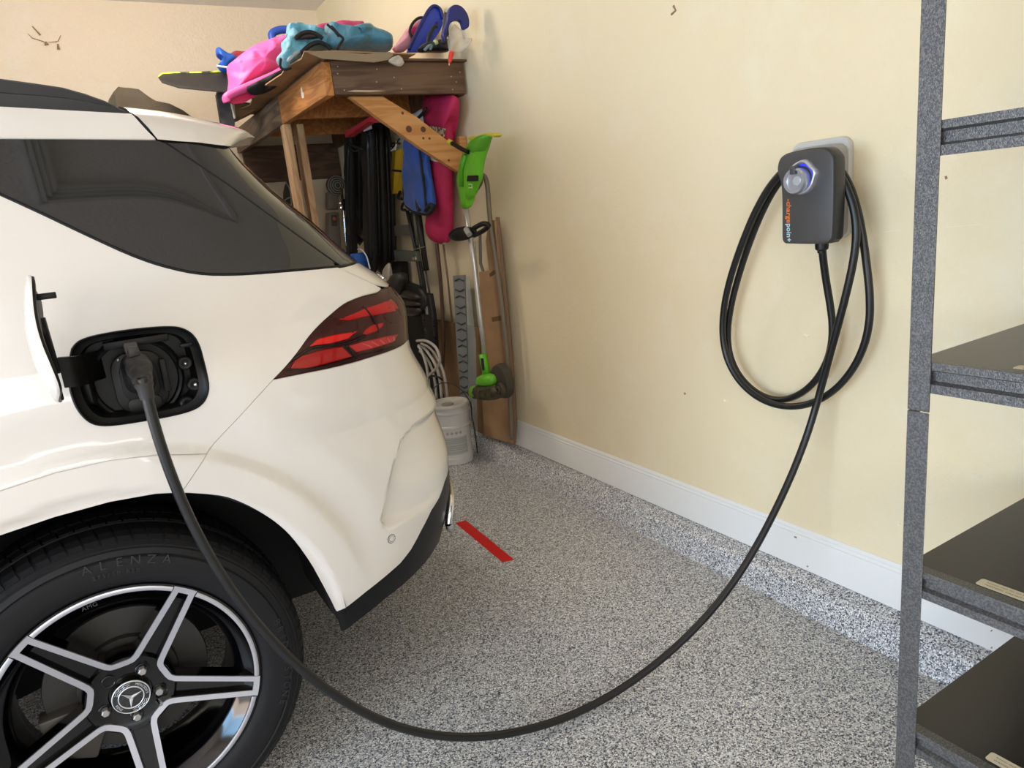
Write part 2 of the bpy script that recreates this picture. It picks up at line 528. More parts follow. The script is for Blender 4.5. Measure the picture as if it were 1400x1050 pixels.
# ---------------------------------------------------------------- the car: one body surface S(phi, z), cut into panels
YC, X0 = 2.575, -.10
ZW = [.15, .25, .35, .45, .7, .9, 1.02, 1.12, 1.24, 1.32, 1.45, 1.56, 1.64, 1.70, 1.78]
YW = [1.70, 1.655, 1.615, 1.602, 1.600, 1.598, 1.602, 1.617, 1.648, 1.678, 1.732, 1.782, 1.826, 1.90, 2.1]
ZK = [.2, .3, .4, .5, .6, .7, .85, 1.0, 1.1, 1.18, 1.24, 1.35, 1.45, 1.56, 1.7]
DATA = {
 'quarter': [(-0.4956,1.1),(-0.5216,1.3),(-0.5353,1.45),(-0.4647,1.55),(-0.3855,1.569),(-0.2484,1.569),(-0.232,1.563),(-0.2087,1.5543),(-0.1853,1.545),(-0.1642,1.5356),(-0.1432,1.5254),(-0.1222,1.515),(-0.1009,1.5039),(-0.0798,1.4926),(-0.0602,1.482),(-0.0443,1.4737),(-0.0299,1.4661),(-0.0124,1.4564),(0.0109,1.4428),(0.0373,1.4269),(0.0635,1.4107),(0.0884,1.3946),(0.1131,1.3782),(0.1377,1.3618),(0.1628,1.3449),(0.1877,1.3281),(0.2108,1.3133),(0.2306,1.3017),(0.2486,1.2921),(0.2668,1.2835),(0.286,1.2753),(0.3054,1.268),(0.3253,1.262),(0.3462,1.2575),(0.3677,1.2543),(0.388,1.2518),(0.4051,1.25),(0.4212,1.2488),(0.4411,1.2475),(0.4673,1.2459),(0.4974,1.2442),(0.5288,1.2424),(0.5647,1.2404),(0.6018,1.2384),(0.6279,1.237),(0.6247,1.2337),(0.646,1.2161),(0.6687,1.1998),(0.6952,1.1826),(0.7221,1.1672),(0.7155,1.1656),(0.7058,1.1635),(0.6943,1.1619),(0.6807,1.1616),(0.6654,1.162),(0.6509,1.1619),(0.6382,1.1611),(0.6262,1.1599),(0.6147,1.1583),(0.6035,1.1564),(0.5927,1.154),(0.582,1.1507),(0.5711,1.1461),(0.5602,1.1405),(0.5496,1.1347),(0.5393,1.1289),(0.5293,1.1229),(0.5193,1.1164),(0.5093,1.1094),(0.4994,1.1018),(0.4893,1.0934),(0.4789,1.0836),(0.4684,1.073),(0.4581,1.0629),(0.4484,1.054),(0.4391,1.0456),(0.4295,1.0374),(0.4184,1.0284),(0.407,1.0196),(0.3991,1.0135),(0.3497,0.9729),(0.2965,0.9283),(0.2435,0.8837),(0.1505,0.9086),(0.0655,0.92),(-0.032,0.9197),(-0.1251,0.9093),(-0.3225,0.8282),(-0.3721,0.7842),(-0.4149,0.7336),(-0.4505,0.6773),(-0.4788,0.6161),(-0.5001,0.5511),(-0.5145,0.4833),(-0.5231,0.4137),(-0.5216,0.6)],
 'port': [(0.0485,1.1499),(0.0521,1.1534),(0.0575,1.1583),(0.0642,1.1624),(0.0717,1.165),(0.0805,1.1669),(0.0914,1.1683),(0.1051,1.1694),(0.121,1.17),(0.1378,1.1702),(0.156,1.17),(0.1751,1.1694),(0.193,1.1684),(0.2093,1.1671),(0.2243,1.1655),(0.2369,1.1635),(0.2463,1.1611),(0.2533,1.1583),(0.2594,1.1547),(0.2649,1.1502),(0.2695,1.1448),(0.2732,1.1385),(0.276,1.1313),(0.2778,1.1231),(0.279,1.1134),(0.2793,1.1018),(0.2789,1.0887),(0.2784,1.0754),(0.278,1.0614),(0.2773,1.0471),(0.2763,1.0348),(0.2749,1.0259),(0.273,1.0191),(0.2703,1.0128),(0.2668,1.0063),(0.2625,1.0002),(0.2571,0.995),(0.251,0.9908),(0.2438,0.9874),(0.2345,0.9848),(0.2226,0.9831),(0.2086,0.9822),(0.193,0.9818),(0.1751,0.982),(0.1557,0.9827),(0.1376,0.9836),(0.1218,0.9844),(0.1074,0.9853),(0.0944,0.9865),(0.0827,0.988),(0.0723,0.9899),(0.0634,0.9926),(0.0561,0.996),(0.0502,1.0002),(0.0451,1.0055),(0.0405,1.0124),(0.0365,1.0205),(0.0334,1.0287),(0.0311,1.0367),(0.0296,1.0449),(0.0286,1.0535),(0.028,1.0623),(0.0279,1.0714),(0.0286,1.0816),(0.0304,1.0939),(0.033,1.1072),(0.0362,1.1197),(0.0404,1.1315),(0.0451,1.1424)],
 'flare': [(0.2435,0.8837),(0.1854,0.8209),(0.1838,0.8125),(0.1337,0.8242),(0.0467,0.8316),(-0.052,0.8294),(-0.1453,0.8207),(-0.2613,0.7675),(-0.3048,0.7335),(-0.3431,0.6942),(-0.3759,0.6501),(-0.4029,0.6019),(-0.4242,0.5503),(-0.4397,0.4961),(-0.4497,0.4401),(-0.4561,0.3832),(-0.4592,0.3261),(-0.4812,0.34),(-0.5252,0.34),(-0.5231,0.4137),(-0.5145,0.4833),(-0.5001,0.5511),(-0.4788,0.6161),(-0.4505,0.6773),(-0.4149,0.7336),(-0.3721,0.7842),(-0.3225,0.8282),(-0.1251,0.9093),(-0.032,0.9197),(0.0655,0.92),(0.1505,0.9086)],
 'bumper': [(0.3991,1.0135),(0.4245,1.0132),(0.4275,1.0131),(0.4319,1.0131),(0.437,1.013),(0.4425,1.0129),(0.4486,1.0128),(0.4548,1.0126),(0.4608,1.0125),(0.4669,1.0124),(0.4727,1.0122),(0.4782,1.012),(0.4835,1.0118),(0.4888,1.0116),(0.4942,1.0114),(0.4996,1.0111),(0.5051,1.0109),(0.5106,1.0107),(0.5162,1.0105),(0.522,1.0104),(0.528,1.0103),(0.5341,1.0102),(0.5403,1.0101),(0.5465,1.0101),(0.5529,1.0101),(0.5592,1.0101),(0.5653,1.0101),(0.5713,1.0101),(0.5771,1.0101),(0.5825,1.0102),(0.5877,1.0102),(0.5928,1.0103),(0.5977,1.0105),(0.6025,1.0106),(0.6075,1.0107),(0.6127,1.0108),(0.618,1.0109),(0.6236,1.0109),(0.6296,1.0109),(0.6358,1.0109),(0.6422,1.0108),(0.6487,1.0107),(0.6554,1.0106),(0.6621,1.0105),(0.6689,1.0105),(0.6757,1.0104),(0.6827,1.0103),(0.6898,1.0102),(0.697,1.0101),(0.7043,1.01),(0.7118,1.0099),(0.7193,1.0098),(0.7266,1.0098),(0.7337,1.0098),(0.7406,1.0097),(0.7475,1.0098),(0.7543,1.0099),(0.7611,1.0101),(0.7677,1.0103),(0.7743,1.0106),(0.7808,1.0109),(0.7866,1.0111),(0.7918,1.0113),(0.7964,1.0116),(0.7996,1.0117),(1.15,0.972),(1.35,0.972),(1.5708,0.972),(1.5708,0.6),(1.4,0.6),(1.25,0.605),(0.8978,0.5861),(0.845,0.5781),(0.7978,0.5535),(0.7495,0.5382),(0.7006,0.5027),(0.6607,0.4679),(0.6259,0.4483),(0.5853,0.4366),(0.524,0.4195),(0.4895,0.4075),(0.4543,0.3958),(0.439,0.452),(0.4355,0.465),(0.4305,0.4837),(0.4253,0.5028),(0.4206,0.5201),(0.4158,0.5377),(0.4098,0.5569),(0.402,0.5793),(0.3932,0.6033),(0.3844,0.6249),(0.3764,0.6423),(0.3685,0.6573),(0.36,0.6718),(0.3506,0.6863),(0.3405,0.7003),(0.3295,0.7142),(0.3172,0.7287),(0.304,0.7431),(0.2907,0.7562),(0.2786,0.7671),(0.2663,0.7767),(0.251,0.7859),(0.2281,0.796),(0.2022,0.8057),(0.1838,0.8125),(0.1854,0.8209),(0.2435,0.8837),(0.2965,0.9283),(0.3497,0.9729)],
 'trim': [(0.4543,0.3958),(0.4895,0.4075),(0.524,0.4195),(0.5853,0.4366),(0.6259,0.4483),(0.6607,0.4679),(0.7006,0.5027),(0.7495,0.5382),(0.7978,0.5535),(0.845,0.5781),(0.8978,0.5861),(1.25,0.605),(1.4,0.6),(1.5708,0.6),(1.5708,0.33),(1.35,0.33),(1.15,0.33),(0.7993,0.396),(0.6975,0.383),(0.5831,0.3671),(0.5012,0.3446),(0.4661,0.3291)],
 'lamp': [(0.3991,1.0135),(0.4245,1.0132),(0.4275,1.0131),(0.4319,1.0131),(0.437,1.013),(0.4425,1.0129),(0.4486,1.0128),(0.4548,1.0126),(0.4608,1.0125),(0.4669,1.0124),(0.4727,1.0122),(0.4782,1.012),(0.4835,1.0118),(0.4888,1.0116),(0.4942,1.0114),(0.4996,1.0111),(0.5051,1.0109),(0.5106,1.0107),(0.5162,1.0105),(0.522,1.0104),(0.528,1.0103),(0.5341,1.0102),(0.5403,1.0101),(0.5465,1.0101),(0.5529,1.0101),(0.5592,1.0101),(0.5653,1.0101),(0.5713,1.0101),(0.5771,1.0101),(0.5825,1.0102),(0.5877,1.0102),(0.5928,1.0103),(0.5977,1.0105),(0.6025,1.0106),(0.6075,1.0107),(0.6127,1.0108),(0.618,1.0109),(0.6236,1.0109),(0.6296,1.0109),(0.6358,1.0109),(0.6422,1.0108),(0.6487,1.0107),(0.6554,1.0106),(0.6621,1.0105),(0.6689,1.0105),(0.6757,1.0104),(0.6827,1.0103),(0.6898,1.0102),(0.697,1.0101),(0.7043,1.01),(0.7118,1.0099),(0.7193,1.0098),(0.7266,1.0098),(0.7337,1.0098),(0.7406,1.0097),(0.7475,1.0098),(0.7543,1.0099),(0.7611,1.0101),(0.7677,1.0103),(0.7743,1.0106),(0.7808,1.0109),(0.7866,1.0111),(0.7918,1.0113),(0.7964,1.0116),(0.7996,1.0117),(1.15,0.975),(1.46,0.985),(1.46,1.12),(1.2,1.14),(0.7759,1.166),(0.7221,1.1672),(0.7155,1.1656),(0.7058,1.1635),(0.6943,1.1619),(0.6807,1.1616),(0.6654,1.162),(0.6509,1.1619),(0.6382,1.1611),(0.6262,1.1599),(0.6147,1.1583),(0.6035,1.1564),(0.5927,1.154),(0.582,1.1507),(0.5711,1.1461),(0.5602,1.1405),(0.5496,1.1347),(0.5393,1.1289),(0.5293,1.1229),(0.5193,1.1164),(0.5093,1.1094),(0.4994,1.1018),(0.4893,1.0934),(0.4789,1.0836),(0.4684,1.073),(0.4581,1.0629),(0.4484,1.054),(0.4391,1.0456),(0.4295,1.0374),(0.4184,1.0284),(0.407,1.0196)],
 'tailgate': [(0.6247,1.2337),(0.7229,1.2364),(1.1,1.215),(1.3,1.205),(1.5708,1.2),(1.5708,0.975),(1.465,0.975),(1.465,1.125),(1.2,1.143),(0.7759,1.166),(0.6952,1.1826),(0.6687,1.1998),(0.646,1.2161)],
 'glass': [(-0.2484,1.569),(-0.232,1.563),(-0.2087,1.5543),(-0.1853,1.545),(-0.1642,1.5356),(-0.1432,1.5254),(-0.1222,1.515),(-0.1009,1.5039),(-0.0798,1.4926),(-0.0602,1.482),(-0.0443,1.4737),(-0.0299,1.4661),(-0.0124,1.4564),(0.0109,1.4428),(0.0373,1.4269),(0.0635,1.4107),(0.0884,1.3946),(0.1131,1.3782),(0.1377,1.3618),(0.1628,1.3449),(0.1877,1.3281),(0.2108,1.3133),(0.2306,1.3017),(0.2486,1.2921),(0.2668,1.2835),(0.286,1.2753),(0.3054,1.268),(0.3253,1.262),(0.3462,1.2575),(0.3677,1.2543),(0.388,1.2518),(0.4051,1.25),(0.4212,1.2488),(0.4411,1.2475),(0.4673,1.2459),(0.4974,1.2442),(0.5288,1.2424),(0.5647,1.2404),(0.6018,1.2384),(0.6279,1.237),(0.63,1.239),(0.6025,1.2713),(0.5462,1.3416),(0.5035,1.3986),(0.4677,1.4458),(0.4232,1.4933),(0.3694,1.5467),(0.3516,1.5542),(0.1699,1.5622),(0.0134,1.5678),(-0.1513,1.572)],
 'gch': [(-0.2484,1.569),(-0.232,1.563),(-0.2087,1.5543),(-0.1853,1.545),(-0.1642,1.5356),(-0.1432,1.5254),(-0.1222,1.515),(-0.1009,1.5039),(-0.0798,1.4926),(-0.0602,1.482),(-0.0443,1.4737),(-0.0299,1.4661),(-0.0124,1.4564),(0.0109,1.4428),(0.0373,1.4269),(0.0635,1.4107),(0.0884,1.3946),(0.1131,1.3782),(0.1377,1.3618),(0.1628,1.3449),(0.1877,1.3281),(0.2108,1.3133),(0.2306,1.3017),(0.2486,1.2921),(0.2668,1.2835),(0.286,1.2753),(0.3054,1.268),(0.3253,1.262),(0.3462,1.2575),(0.3677,1.2543),(0.388,1.2518),(0.4051,1.25),(0.4212,1.2488),(0.4411,1.2475),(0.4673,1.2459),(0.4974,1.2442),(0.5288,1.2424),(0.5647,1.2404),(0.6018,1.2384),(0.6279,1.237),(0.7229,1.2364)],
 'dch': [(0.3694,1.5467),(0.4232,1.4933),(0.4677,1.4458),(0.5035,1.3986),(0.5462,1.3416),(0.6025,1.2713),(0.63,1.239)],
 'dglass': [(0.3694,1.5467),(0.4232,1.4933),(0.4677,1.4458),(0.5035,1.3986),(0.5462,1.3416),(0.6025,1.2713),(0.63,1.239),(0.6835,1.2384),(0.6634,1.2526),(0.6427,1.3146),(0.6169,1.3865),(0.6021,1.455),(0.5982,1.4952),(0.5682,1.54),(0.5294,1.545)],
 'rearglass': [(0.6835,1.2384),(0.722,1.238),(1.1,1.222),(1.3,1.212),(1.5708,1.207),(1.5708,1.55),(1.1,1.55),(0.5982,1.4952),(0.6021,1.455),(0.6169,1.3865),(0.6427,1.3146),(0.6634,1.2526)],
 'roofstrip': [(-1.2967,1.572),(-0.1513,1.572),(0.0134,1.5678),(0.1699,1.5622),(0.3516,1.5542),(0.342,1.5731),(0.333,1.5921),(0.327,1.606),(0.3219,1.6128),(0.0,1.635),(-0.594,1.65),(-1.3157,1.66)],
 'dent': [(1.3,0.835),(0.9158,0.7929),(0.7491,0.8028),(0.698,0.7897),(0.6716,0.7744),(0.6357,0.7217),(0.5962,0.6292),(0.5834,0.5885),(0.5846,0.575),(0.5974,0.5601),(0.6306,0.5566),(0.7286,0.5511),(0.95,0.575),(1.3,0.57)],
 'sensor': [(0.6054,0.5307)],
 'dark_top': [(0.6906,1.1121),(0.7476,1.106),(0.7683,1.0855),(0.7408,1.0693),(0.7013,1.0789),(0.6835,1.0988)],
 'red_edge': [(0.7144,1.1376),(0.7404,1.1395),(0.7659,1.1152),(0.7694,1.1044),(0.704,1.1149)],
 'red_glow': [(0.6196,1.0808),(0.6391,1.0879),(0.6825,1.0873),(0.6739,1.0774),(0.649,1.0684),(0.6153,1.0675),(0.6026,1.0648)],
 'red_band': [(0.6016,1.082),(0.5465,1.086),(0.5137,1.0851),(0.5032,1.0821),(0.4873,1.0708),(0.5318,1.066),(0.5746,1.0685),(0.5875,1.0767)],
 'red_low': [(0.4566,1.0551),(0.4343,1.0257),(0.4787,1.0201),(0.5239,1.0211),(0.5756,1.0233),(0.5735,1.0295),(0.5556,1.0549),(0.52,1.0578),(0.4802,1.0549)],
 'red_top': [(0.5617,1.1199),(0.5886,1.124),(0.6343,1.1332),(0.7119,1.138),(0.7387,1.1213),(0.7384,1.1031),(0.6822,1.1079),(0.6261,1.1121),(0.5846,1.1109)],
 'red_pink': [(0.5688,1.0531),(0.6006,1.0539),(0.6775,1.0502),(0.736,1.043),(0.7093,1.0279),(0.6434,1.0291),(0.5883,1.0314)],
}
AX = [0.8765, 0.9233, 0.9594, 0.9989, 1.0106, 1.0159, 0.9743, 0.8935, 0.8835, 0.8245, 0.7504, 0.6485, 0.5545, 0.4933, 0.5309]


def pchip(x, y, q):
    x = np.asarray(x, float)
    y = np.asarray(y, float)
    h = np.diff(x)
    d = np.diff(y) / h
    m = np.zeros(len(x))
    m[0] = d[0]
    m[-1] = d[-1]
    for i in range(1, len(x) - 1):
        if d[i - 1] * d[i] > 0:
            w1 = 2 * h[i] + h[i - 1]
            w2 = h[i] + 2 * h[i - 1]
            m[i] = (w1 + w2) / (w1 / d[i - 1] + w2 / d[i])
    q = np.clip(q, x[0], x[-1])
    k = np.clip(np.searchsorted(x, q) - 1, 0, len(x) - 2)
    t = (q - x[k]) / h[k]
    return (2 * t**3 - 3 * t**2 + 1) * y[k] + (t**3 - 2 * t**2 + t) * h[k] * m[k] + (-2 * t**3 + 3 * t**2) * y[k + 1] + (t**3 - t**2) * h[k] * m[k + 1]


def S0(phi, z):
    w_ = YC - pchip(ZW, YW, z)
    a = pchip(ZK, AX, z)
    s, c = np.sin(phi), np.cos(phi)
    n_ = np.interp(z, [.85, 1.36], [3.7, 6.8])
    r = np.where(s <= 0, w_ / np.maximum(c, 1e-6), 1 / ((np.maximum(s, 0) / a)**n_ + (np.maximum(c, 1e-9) / w_)**n_)**(1 / n_))
    return np.stack([X0 + r * s, YC - r * c, z + 0 * r], -1)


def N0(phi, z):
    e = 1e-3
    n = np.cross(S0(phi + e, z) - S0(phi - e, z), S0(phi, z + e) - S0(phi, z - e))
    return n / np.linalg.norm(n, axis=-1, keepdims=True)


WCX, WCZ = -.106, .375
KM = 1.1
DENT = np.array(DATA['dent']) * (KM, 1)


def inside(P, poly):
    x, y = P[:, 0], P[:, 1]
    r = np.zeros(len(P), bool)
    n = len(poly)
    for i in range(n):
        x0, y0 = poly[i]
        x1, y1 = poly[(i + 1) % n]
        if y0 == y1:
            continue
        c = ((y0 > y) != (y1 > y)) & (x < (x1 - x0) * (y - y0) / (y1 - y0) + x0)
        r ^= c
    return r


def dist_poly(P, poly, closed=True):
    d = np.full(len(P), 1e9)
    n = len(poly)
    for i in range(n if closed else n - 1):
        a = np.asarray(poly[i])
        b = np.asarray(poly[(i + 1) % n])
        ab = b - a
        L = (ab**2).sum()
        t = np.clip(((P - a) @ ab) / (L if L > 0 else 1), 0, 1)
        d = np.minimum(d, np.hypot(*(P - a - t[:, None] * ab).T))
    return d


def sstep(a, b, x):
    t = np.clip((x - a) / (b - a), 0, 1)
    return t * t * (3 - 2 * t)


def disp(phi, z):
    """relief of the sheet metal along the outward normal"""
    p = S0(phi, z)
    dx, dz = p[..., 0] - WCX, p[..., 2] - WCZ
    r = np.hypot(dx, dz)
    wgt = sstep(.05, .30, dz) * sstep(1.45, 1.1, z)
    d = (.006 - .017 * sstep(.548, .585, r) + .011 * sstep(.585, .69, r)) * wgt
    d = d - .010 * sstep(.492, .466, r) * (phi < .75)
    d = np.where(r > .69, 0, d)
    # hollow at the bumper corner
    P = np.stack([np.ravel(phi) * KM, np.ravel(z + 0 * phi)], -1)
    ins = inside(P, DENT)
    near = (P[:, 0] > .4) & (P[:, 1] > .4) & (P[:, 1] < .9)
    q = np.zeros(len(P))
    idx = np.where(near & ins)[0]
    if len(idx):
        dl = dist_poly(P[idx], DENT, closed=False)
        q[idx] = -.032 * sstep(0, .020, dl) * (1 - .5 * sstep(.60, 1.25, P[idx, 0])) * (1 - sstep(.66, .92, P[idx, 0]) * sstep(.74, .62, P[idx, 1]))
    return d + q.reshape(np.shape(d))


def SD(phi, z, off=0.0):
    return S0(phi, z) + N0(phi, z) * np.asarray(disp(phi, z) + off)[..., None]


def densify(poly, step):
    o = []
    n = len(poly)
    for i in range(n):
        a, b = np.asarray(poly[i], float), np.asarray(poly[(i + 1) % n], float)
        k = max(1, int(np.ceil(np.hypot(*(b - a)) / step)))
        for j in range(k):
            o.append(a + (b - a) * j / k)
    return np.array(o)


def smooth_chain(pts, n=4):
    return [(p.x, p.y) for p in spline([(a, b, 0) for a, b in pts], n)]


def panel(name, poly, material, parent, step=.025, off=0.0, gap=.0016, thick=.006, mirror=True, holes=(), hole_gap=None, tagl=None):
    poly = np.array(poly, float) * (KM, 1)
    area2 = sum(poly[i][0] * poly[(i + 1) % len(poly)][1] - poly[(i + 1) % len(poly)][0] * poly[i][1] for i in range(len(poly)))
    if area2 < 0:
        poly = poly[::-1]
    loops = [(densify(poly, step), 1)]
    for h in holes:
        h = np.array(h, float) * (KM, 1)
        a2 = sum(h[i][0] * h[(i + 1) % len(h)][1] - h[(i + 1) % len(h)][0] * h[i][1] for i in range(len(h)))
        if a2 > 0:
            h = h[::-1]
        loops.append((densify(h, step), -1))
    V, E, kind = [], [], []
    outn = []
    insets = []
    for L, sgn in loops:
        n = len(L)
        t = np.roll(L, -1, 0) - np.roll(L, 1, 0)
        t /= np.maximum(np.linalg.norm(t, axis=1, keepdims=True), 1e-9)
        nin = np.stack([-t[:, 1], t[:, 0]], -1)
        inn = L + nin * gap
        edge_c = L[:, 0] > 1.5703 * KM
        inn[edge_c, 0] = 1.5704 * KM - .0008
        b = len(V)
        V += list(L)
        kind += [0] * n
        outn += list(-nin)
        E += [(b + i, b + (i + 1) % n) for i in range(n)]
        b = len(V)
        V += list(inn)
        kind += [1] * n
        outn += list(-nin)
        E += [(b + i, b + (i + 1) % n) for i in range(n)]
        insets.append(inn)
    lo, hi = poly.min(0), poly.max(0)
    gx, gz = np.meshgrid(np.arange(lo[0], hi[0], step), np.arange(lo[1], hi[1], step * .95))
    gx = gx + (np.arange(gx.shape[0]) % 2)[:, None] * step / 2
    G = np.stack([gx.ravel(), gz.ravel()], -1)
    ok = inside(G, loops[0][0])
    for L, s in loops[1:]:
        ok &= ~inside(G, L)
    G = G[ok]
    for L, s in loops:
        if len(G):
            G = G[dist_poly(G, L) > gap + step * .45]
    V += list(G)
    kind += [2] * len(G)
    outn += [np.zeros(2)] * len(G)
    res = delaunay_2d_cdt([Vector(map(float, v)) for v in V], E, [], 0, 1e-7)
    vo, fo, vm = res[0], res[2], res[3]
    vv = np.array([[p.x, p.y] for p in vo])
    kk = np.array([kind[m[0]] if m else 0 for m in vm])
    on = np.array([outn[m[0]] if m else np.zeros(2) for m in vm])
    F = [f for f in fo if len(f) == 3]
    F = np.array([list(f) for f in F])
    cen = vv[F].mean(1)
    ok = inside(cen, loops[0][0])
    for L, s in loops[1:]:
        ok &= ~inside(cen, L)
    F = F[ok]
    ph, z = vv[:, 0] / KM, vv[:, 1]
    centre = ph > 1.5706
    offs = np.where((kk == 0) & ~centre, off - thick, off)
    P = SD(ph, z, offs)
    P[centre, 1] = YC
    kk = np.where(centre, 2, kk)
    e = 8e-4
    n = np.cross(SD(ph + e, z) - SD(ph - e, z), SD(ph, z + e) - SD(ph, z - e))
    n /= np.maximum(np.linalg.norm(n, axis=1, keepdims=True), 1e-12)
    # rolled rim: its normal leans outwards
    tx = S0(ph + e, z) - S0(ph, z)
    tx /= np.linalg.norm(tx, axis=1, keepdims=True)
    tz = S0(ph, z + e) - S0(ph, z)
    tz /= np.linalg.norm(tz, axis=1, keepdims=True)
    side = tx * on[:, :1] + tz * on[:, 1:]
    rim = n * .2 + side
    rim /= np.maximum(np.linalg.norm(rim, axis=1, keepdims=True), 1e-9)
    n = np.where((kk == 0)[:, None], rim, n)
    Fl = [tuple(map(int, f)) for f in F]
    # orientation: outward
    a, b, c = P[F[0][0]], P[F[0][1]], P[F[0][2]]
    nf = np.cross(P[F[:, 1]] - P[F[:, 0]], P[F[:, 2]] - P[F[:, 0]])
    flip = (nf * n[F].mean(1)).sum(-1) < 0
    Fl = [(f[0], f[2], f[1]) if fl else f for f, fl in zip(Fl, flip)]
    spans = poly[:, 0].max() > 1.5703 * KM

    def mk(P, n, Fl):
        me = D.meshes.new(name)
        me.from_pydata(P.tolist(), [], Fl)
        me.update()
        me.polygons.foreach_set('use_smooth', [True] * len(me.polygons))
        me.normals_split_custom_set_from_vertices(n.tolist())
        return ob(name, me, material, parent)
    if mirror:
        k = len(P)
        P2 = P * (1, -1, 1) + (0, 2 * YC, 0)
        n2 = n * (1, -1, 1)
        if spans:
            # one continuous piece across the centre line of the car
            mid = abs(P[:, 1] - YC) < 2e-4
            ids = [i if mid[i] else i + k for i in range(k)]
            Fl = Fl + [(ids[f[0]], ids[f[2]], ids[f[1]]) for f in Fl]
            P = np.concatenate([P, P2])
            n = np.concatenate([n, n2])
            used = sorted({i for f in Fl for i in f})
            re_ = {a: b for b, a in enumerate(used)}
            return mk(P[used], n[used], [tuple(re_[i] for i in f) for f in Fl])
        o2 = mk(P2, n2, [(f[0], f[2], f[1]) for f in Fl])
        MIRR.append(o2)
    return mk(P, n, Fl)


MIRR = []
car = thing('car', 'white sport utility vehicle with its charge port open, standing on the flaked floor', 'car', (-1.9, YC, 0))


def cpar(o):
    """parent under the car, keeping world placement"""
    o.parent = car
    o.matrix_parent_inverse = Matrix.Translation((1.9, -YC, 0))
    return o


def adopt():
    for o_ in MIRR:
        cpar(o_)
    MIRR.clear()


def xz(pts):
    return [(math.atan((x - X0) / (YC - float(pchip(ZW, YW, np.array(z))))), z) for x, z in pts]


def carc(r, a0, a1, n, cx=WCX):
    return [(cx + r * math.cos(math.radians(a0 + (a1 - a0) * k / (n - 1))), WCZ + r * math.sin(math.radians(a0 + (a1 - a0) * k / (n - 1)))) for k in range(n)]


def CD(poly):
    return [(1.5708, b) if a > 1.5703 else (a, b) for a, b in poly]


panels = {}
for nm, key, m_, st in (('rear_quarter_panel', 'quarter', PAINT, .015), ('wheel_arch_flare', 'flare', PAINT, .016), ('rear_bumper', 'bumper', PAINT, .011),
                        ('lower_bumper_trim', 'trim', SATIN, .025), ('tailgate', 'tailgate', PAINT, .02),
                        ('quarter_window', 'glass', PRIV, .03), ('rear_pillar_glass', 'dglass', PRIV, .03), ('rear_window', 'rearglass', PRIV, .03),
                        ('roof_side', 'roofstrip', PAINT, .03)):
    th = .012 if nm in ('wheel_arch_flare',) else .006
    o = panel(nm, CD(DATA[key]), m_, None, step=st, thick=th, gap=.0032 if m_ is PRIV else .0016, holes=[DATA['port']] if key == 'quarter' else ())
    cpar(o)
    panels[nm] = o
# the window sits in a dark rubber surround
GCH = DATA['gch']
DCH = DATA['dch']
GASK = mat('window_gasket', (8, 8, 9), .5, spec=.3)
for nm_, chain, r_ in (('window_gasket', GCH, .0042), ('glass_seam', DCH, .0028)):
    for sd in (0, 1):
        pts_ = [Vector(SD(np.array([a]), np.array([b]), -.0015)[0]) for a, b in chain]
        if sd:
            pts_ = [Vector((p.x, 2 * YC - p.y, p.z)) for p in pts_]
        cpar(MB().tube(pts_, r_, 6).obj(nm_, GASK, smooth=True))
# dark inner shell behind all the shut lines
arch = xz(carc(.475, 188, -8, 40))
o = panel('inner_shell', xz([(-2.9, .36), (-.59, .36)]) + xz(carc(.478, 176, 3, 30)) + [(.46, .36), (.7, .38), (1.1, .36), (1.5708, .36), (1.5708, 1.53), (1.0, 1.53), (.5, 1.55)] + xz([(.1, 1.60), (-.5, 1.63), (-2.6, 1.62), (-2.9, 1.1)]),
          DARK, None, step=.05, off=-.016, thick=0, holes=[DATA['port']])
cpar(o)

# ---- remaining body towards the nose
door = xz([(-.625, .60), (-.625, 1.10), (-.66, 1.12), (-1.62, 1.09), (-1.64, .60), (-1.62, .36), (-.72, .36), (-.66, .45)])
cpar(panel('rear_door', door, PAINT, None, step=.05))
door = xz([(-1.645, .36), (-1.645, 1.09), (-2.60, 1.05), (-2.66, .60), (-2.60, .36)])
cpar(panel('front_door', door, PAINT, None, step=.05))
cpar(panel('door_window', xz([(-.63, 1.13), (-.63, 1.30), (-.61, 1.45), (-.56, 1.52), (-.9, 1.565), (-1.62, 1.575), (-1.62, 1.10)]), PRIV, None, step=.06))
cpar(panel('door_window', xz([(-1.65, 1.10), (-1.65, 1.575), (-1.9, 1.56), (-2.35, 1.30), (-2.62, 1.07)]), PRIV, None, step=.06))
cpar(panel('sill_trim', xz([(-.68, .25), (-.68, .355), (-2.60, .355), (-2.60, .25)]), SATIN, None, step=.05))


def mirrored(mb):
    n = len(mb.v)
    mb.v += [(x, 2 * YC - y, z) for x, y, z in mb.v]
    mb.f += [tuple(reversed([i + n for i in f])) for f in mb.f]
    return mb


def grid_mesh(fn, nu, nv):
    mb = MB()
    V = [fn(i / nu, j / nv) for i in range(nu + 1) for j in range(nv + 1)]
    F = [(i * (nv + 1) + j, (i + 1) * (nv + 1) + j, (i + 1) * (nv + 1) + j + 1, i * (nv + 1) + j + 1) for i in range(nu) for j in range(nv)]
    return mb.add(V, F)


# front fender and nose: plan narrows towards the front, arch cut out by radius
def fender(u, v):
    x = -2.665 - u * 1.30
    a = math.hypot(x + 3.10, 0)
    z0 = .36
    if a < .468:
        z0 = max(.36, WCZ + math.sqrt(.468**2 - a * a))
    zt = 1.06 - .12 * u**2
    z = z0 + (zt - z0) * v
    y = float(pchip(ZW, YW, np.array(z))) + .95 * max(0, u - .55)**2.2 + .05 * v**6
    return (x, y, z)


for s_ in (0, 1):
    m_ = grid_mesh(fender, 40, 8)
    if s_:
        m_.v = [(x, 2 * YC - y, z) for x, y, z in m_.v]
    cpar(m_.obj('front_fender', PAINT, smooth=True))


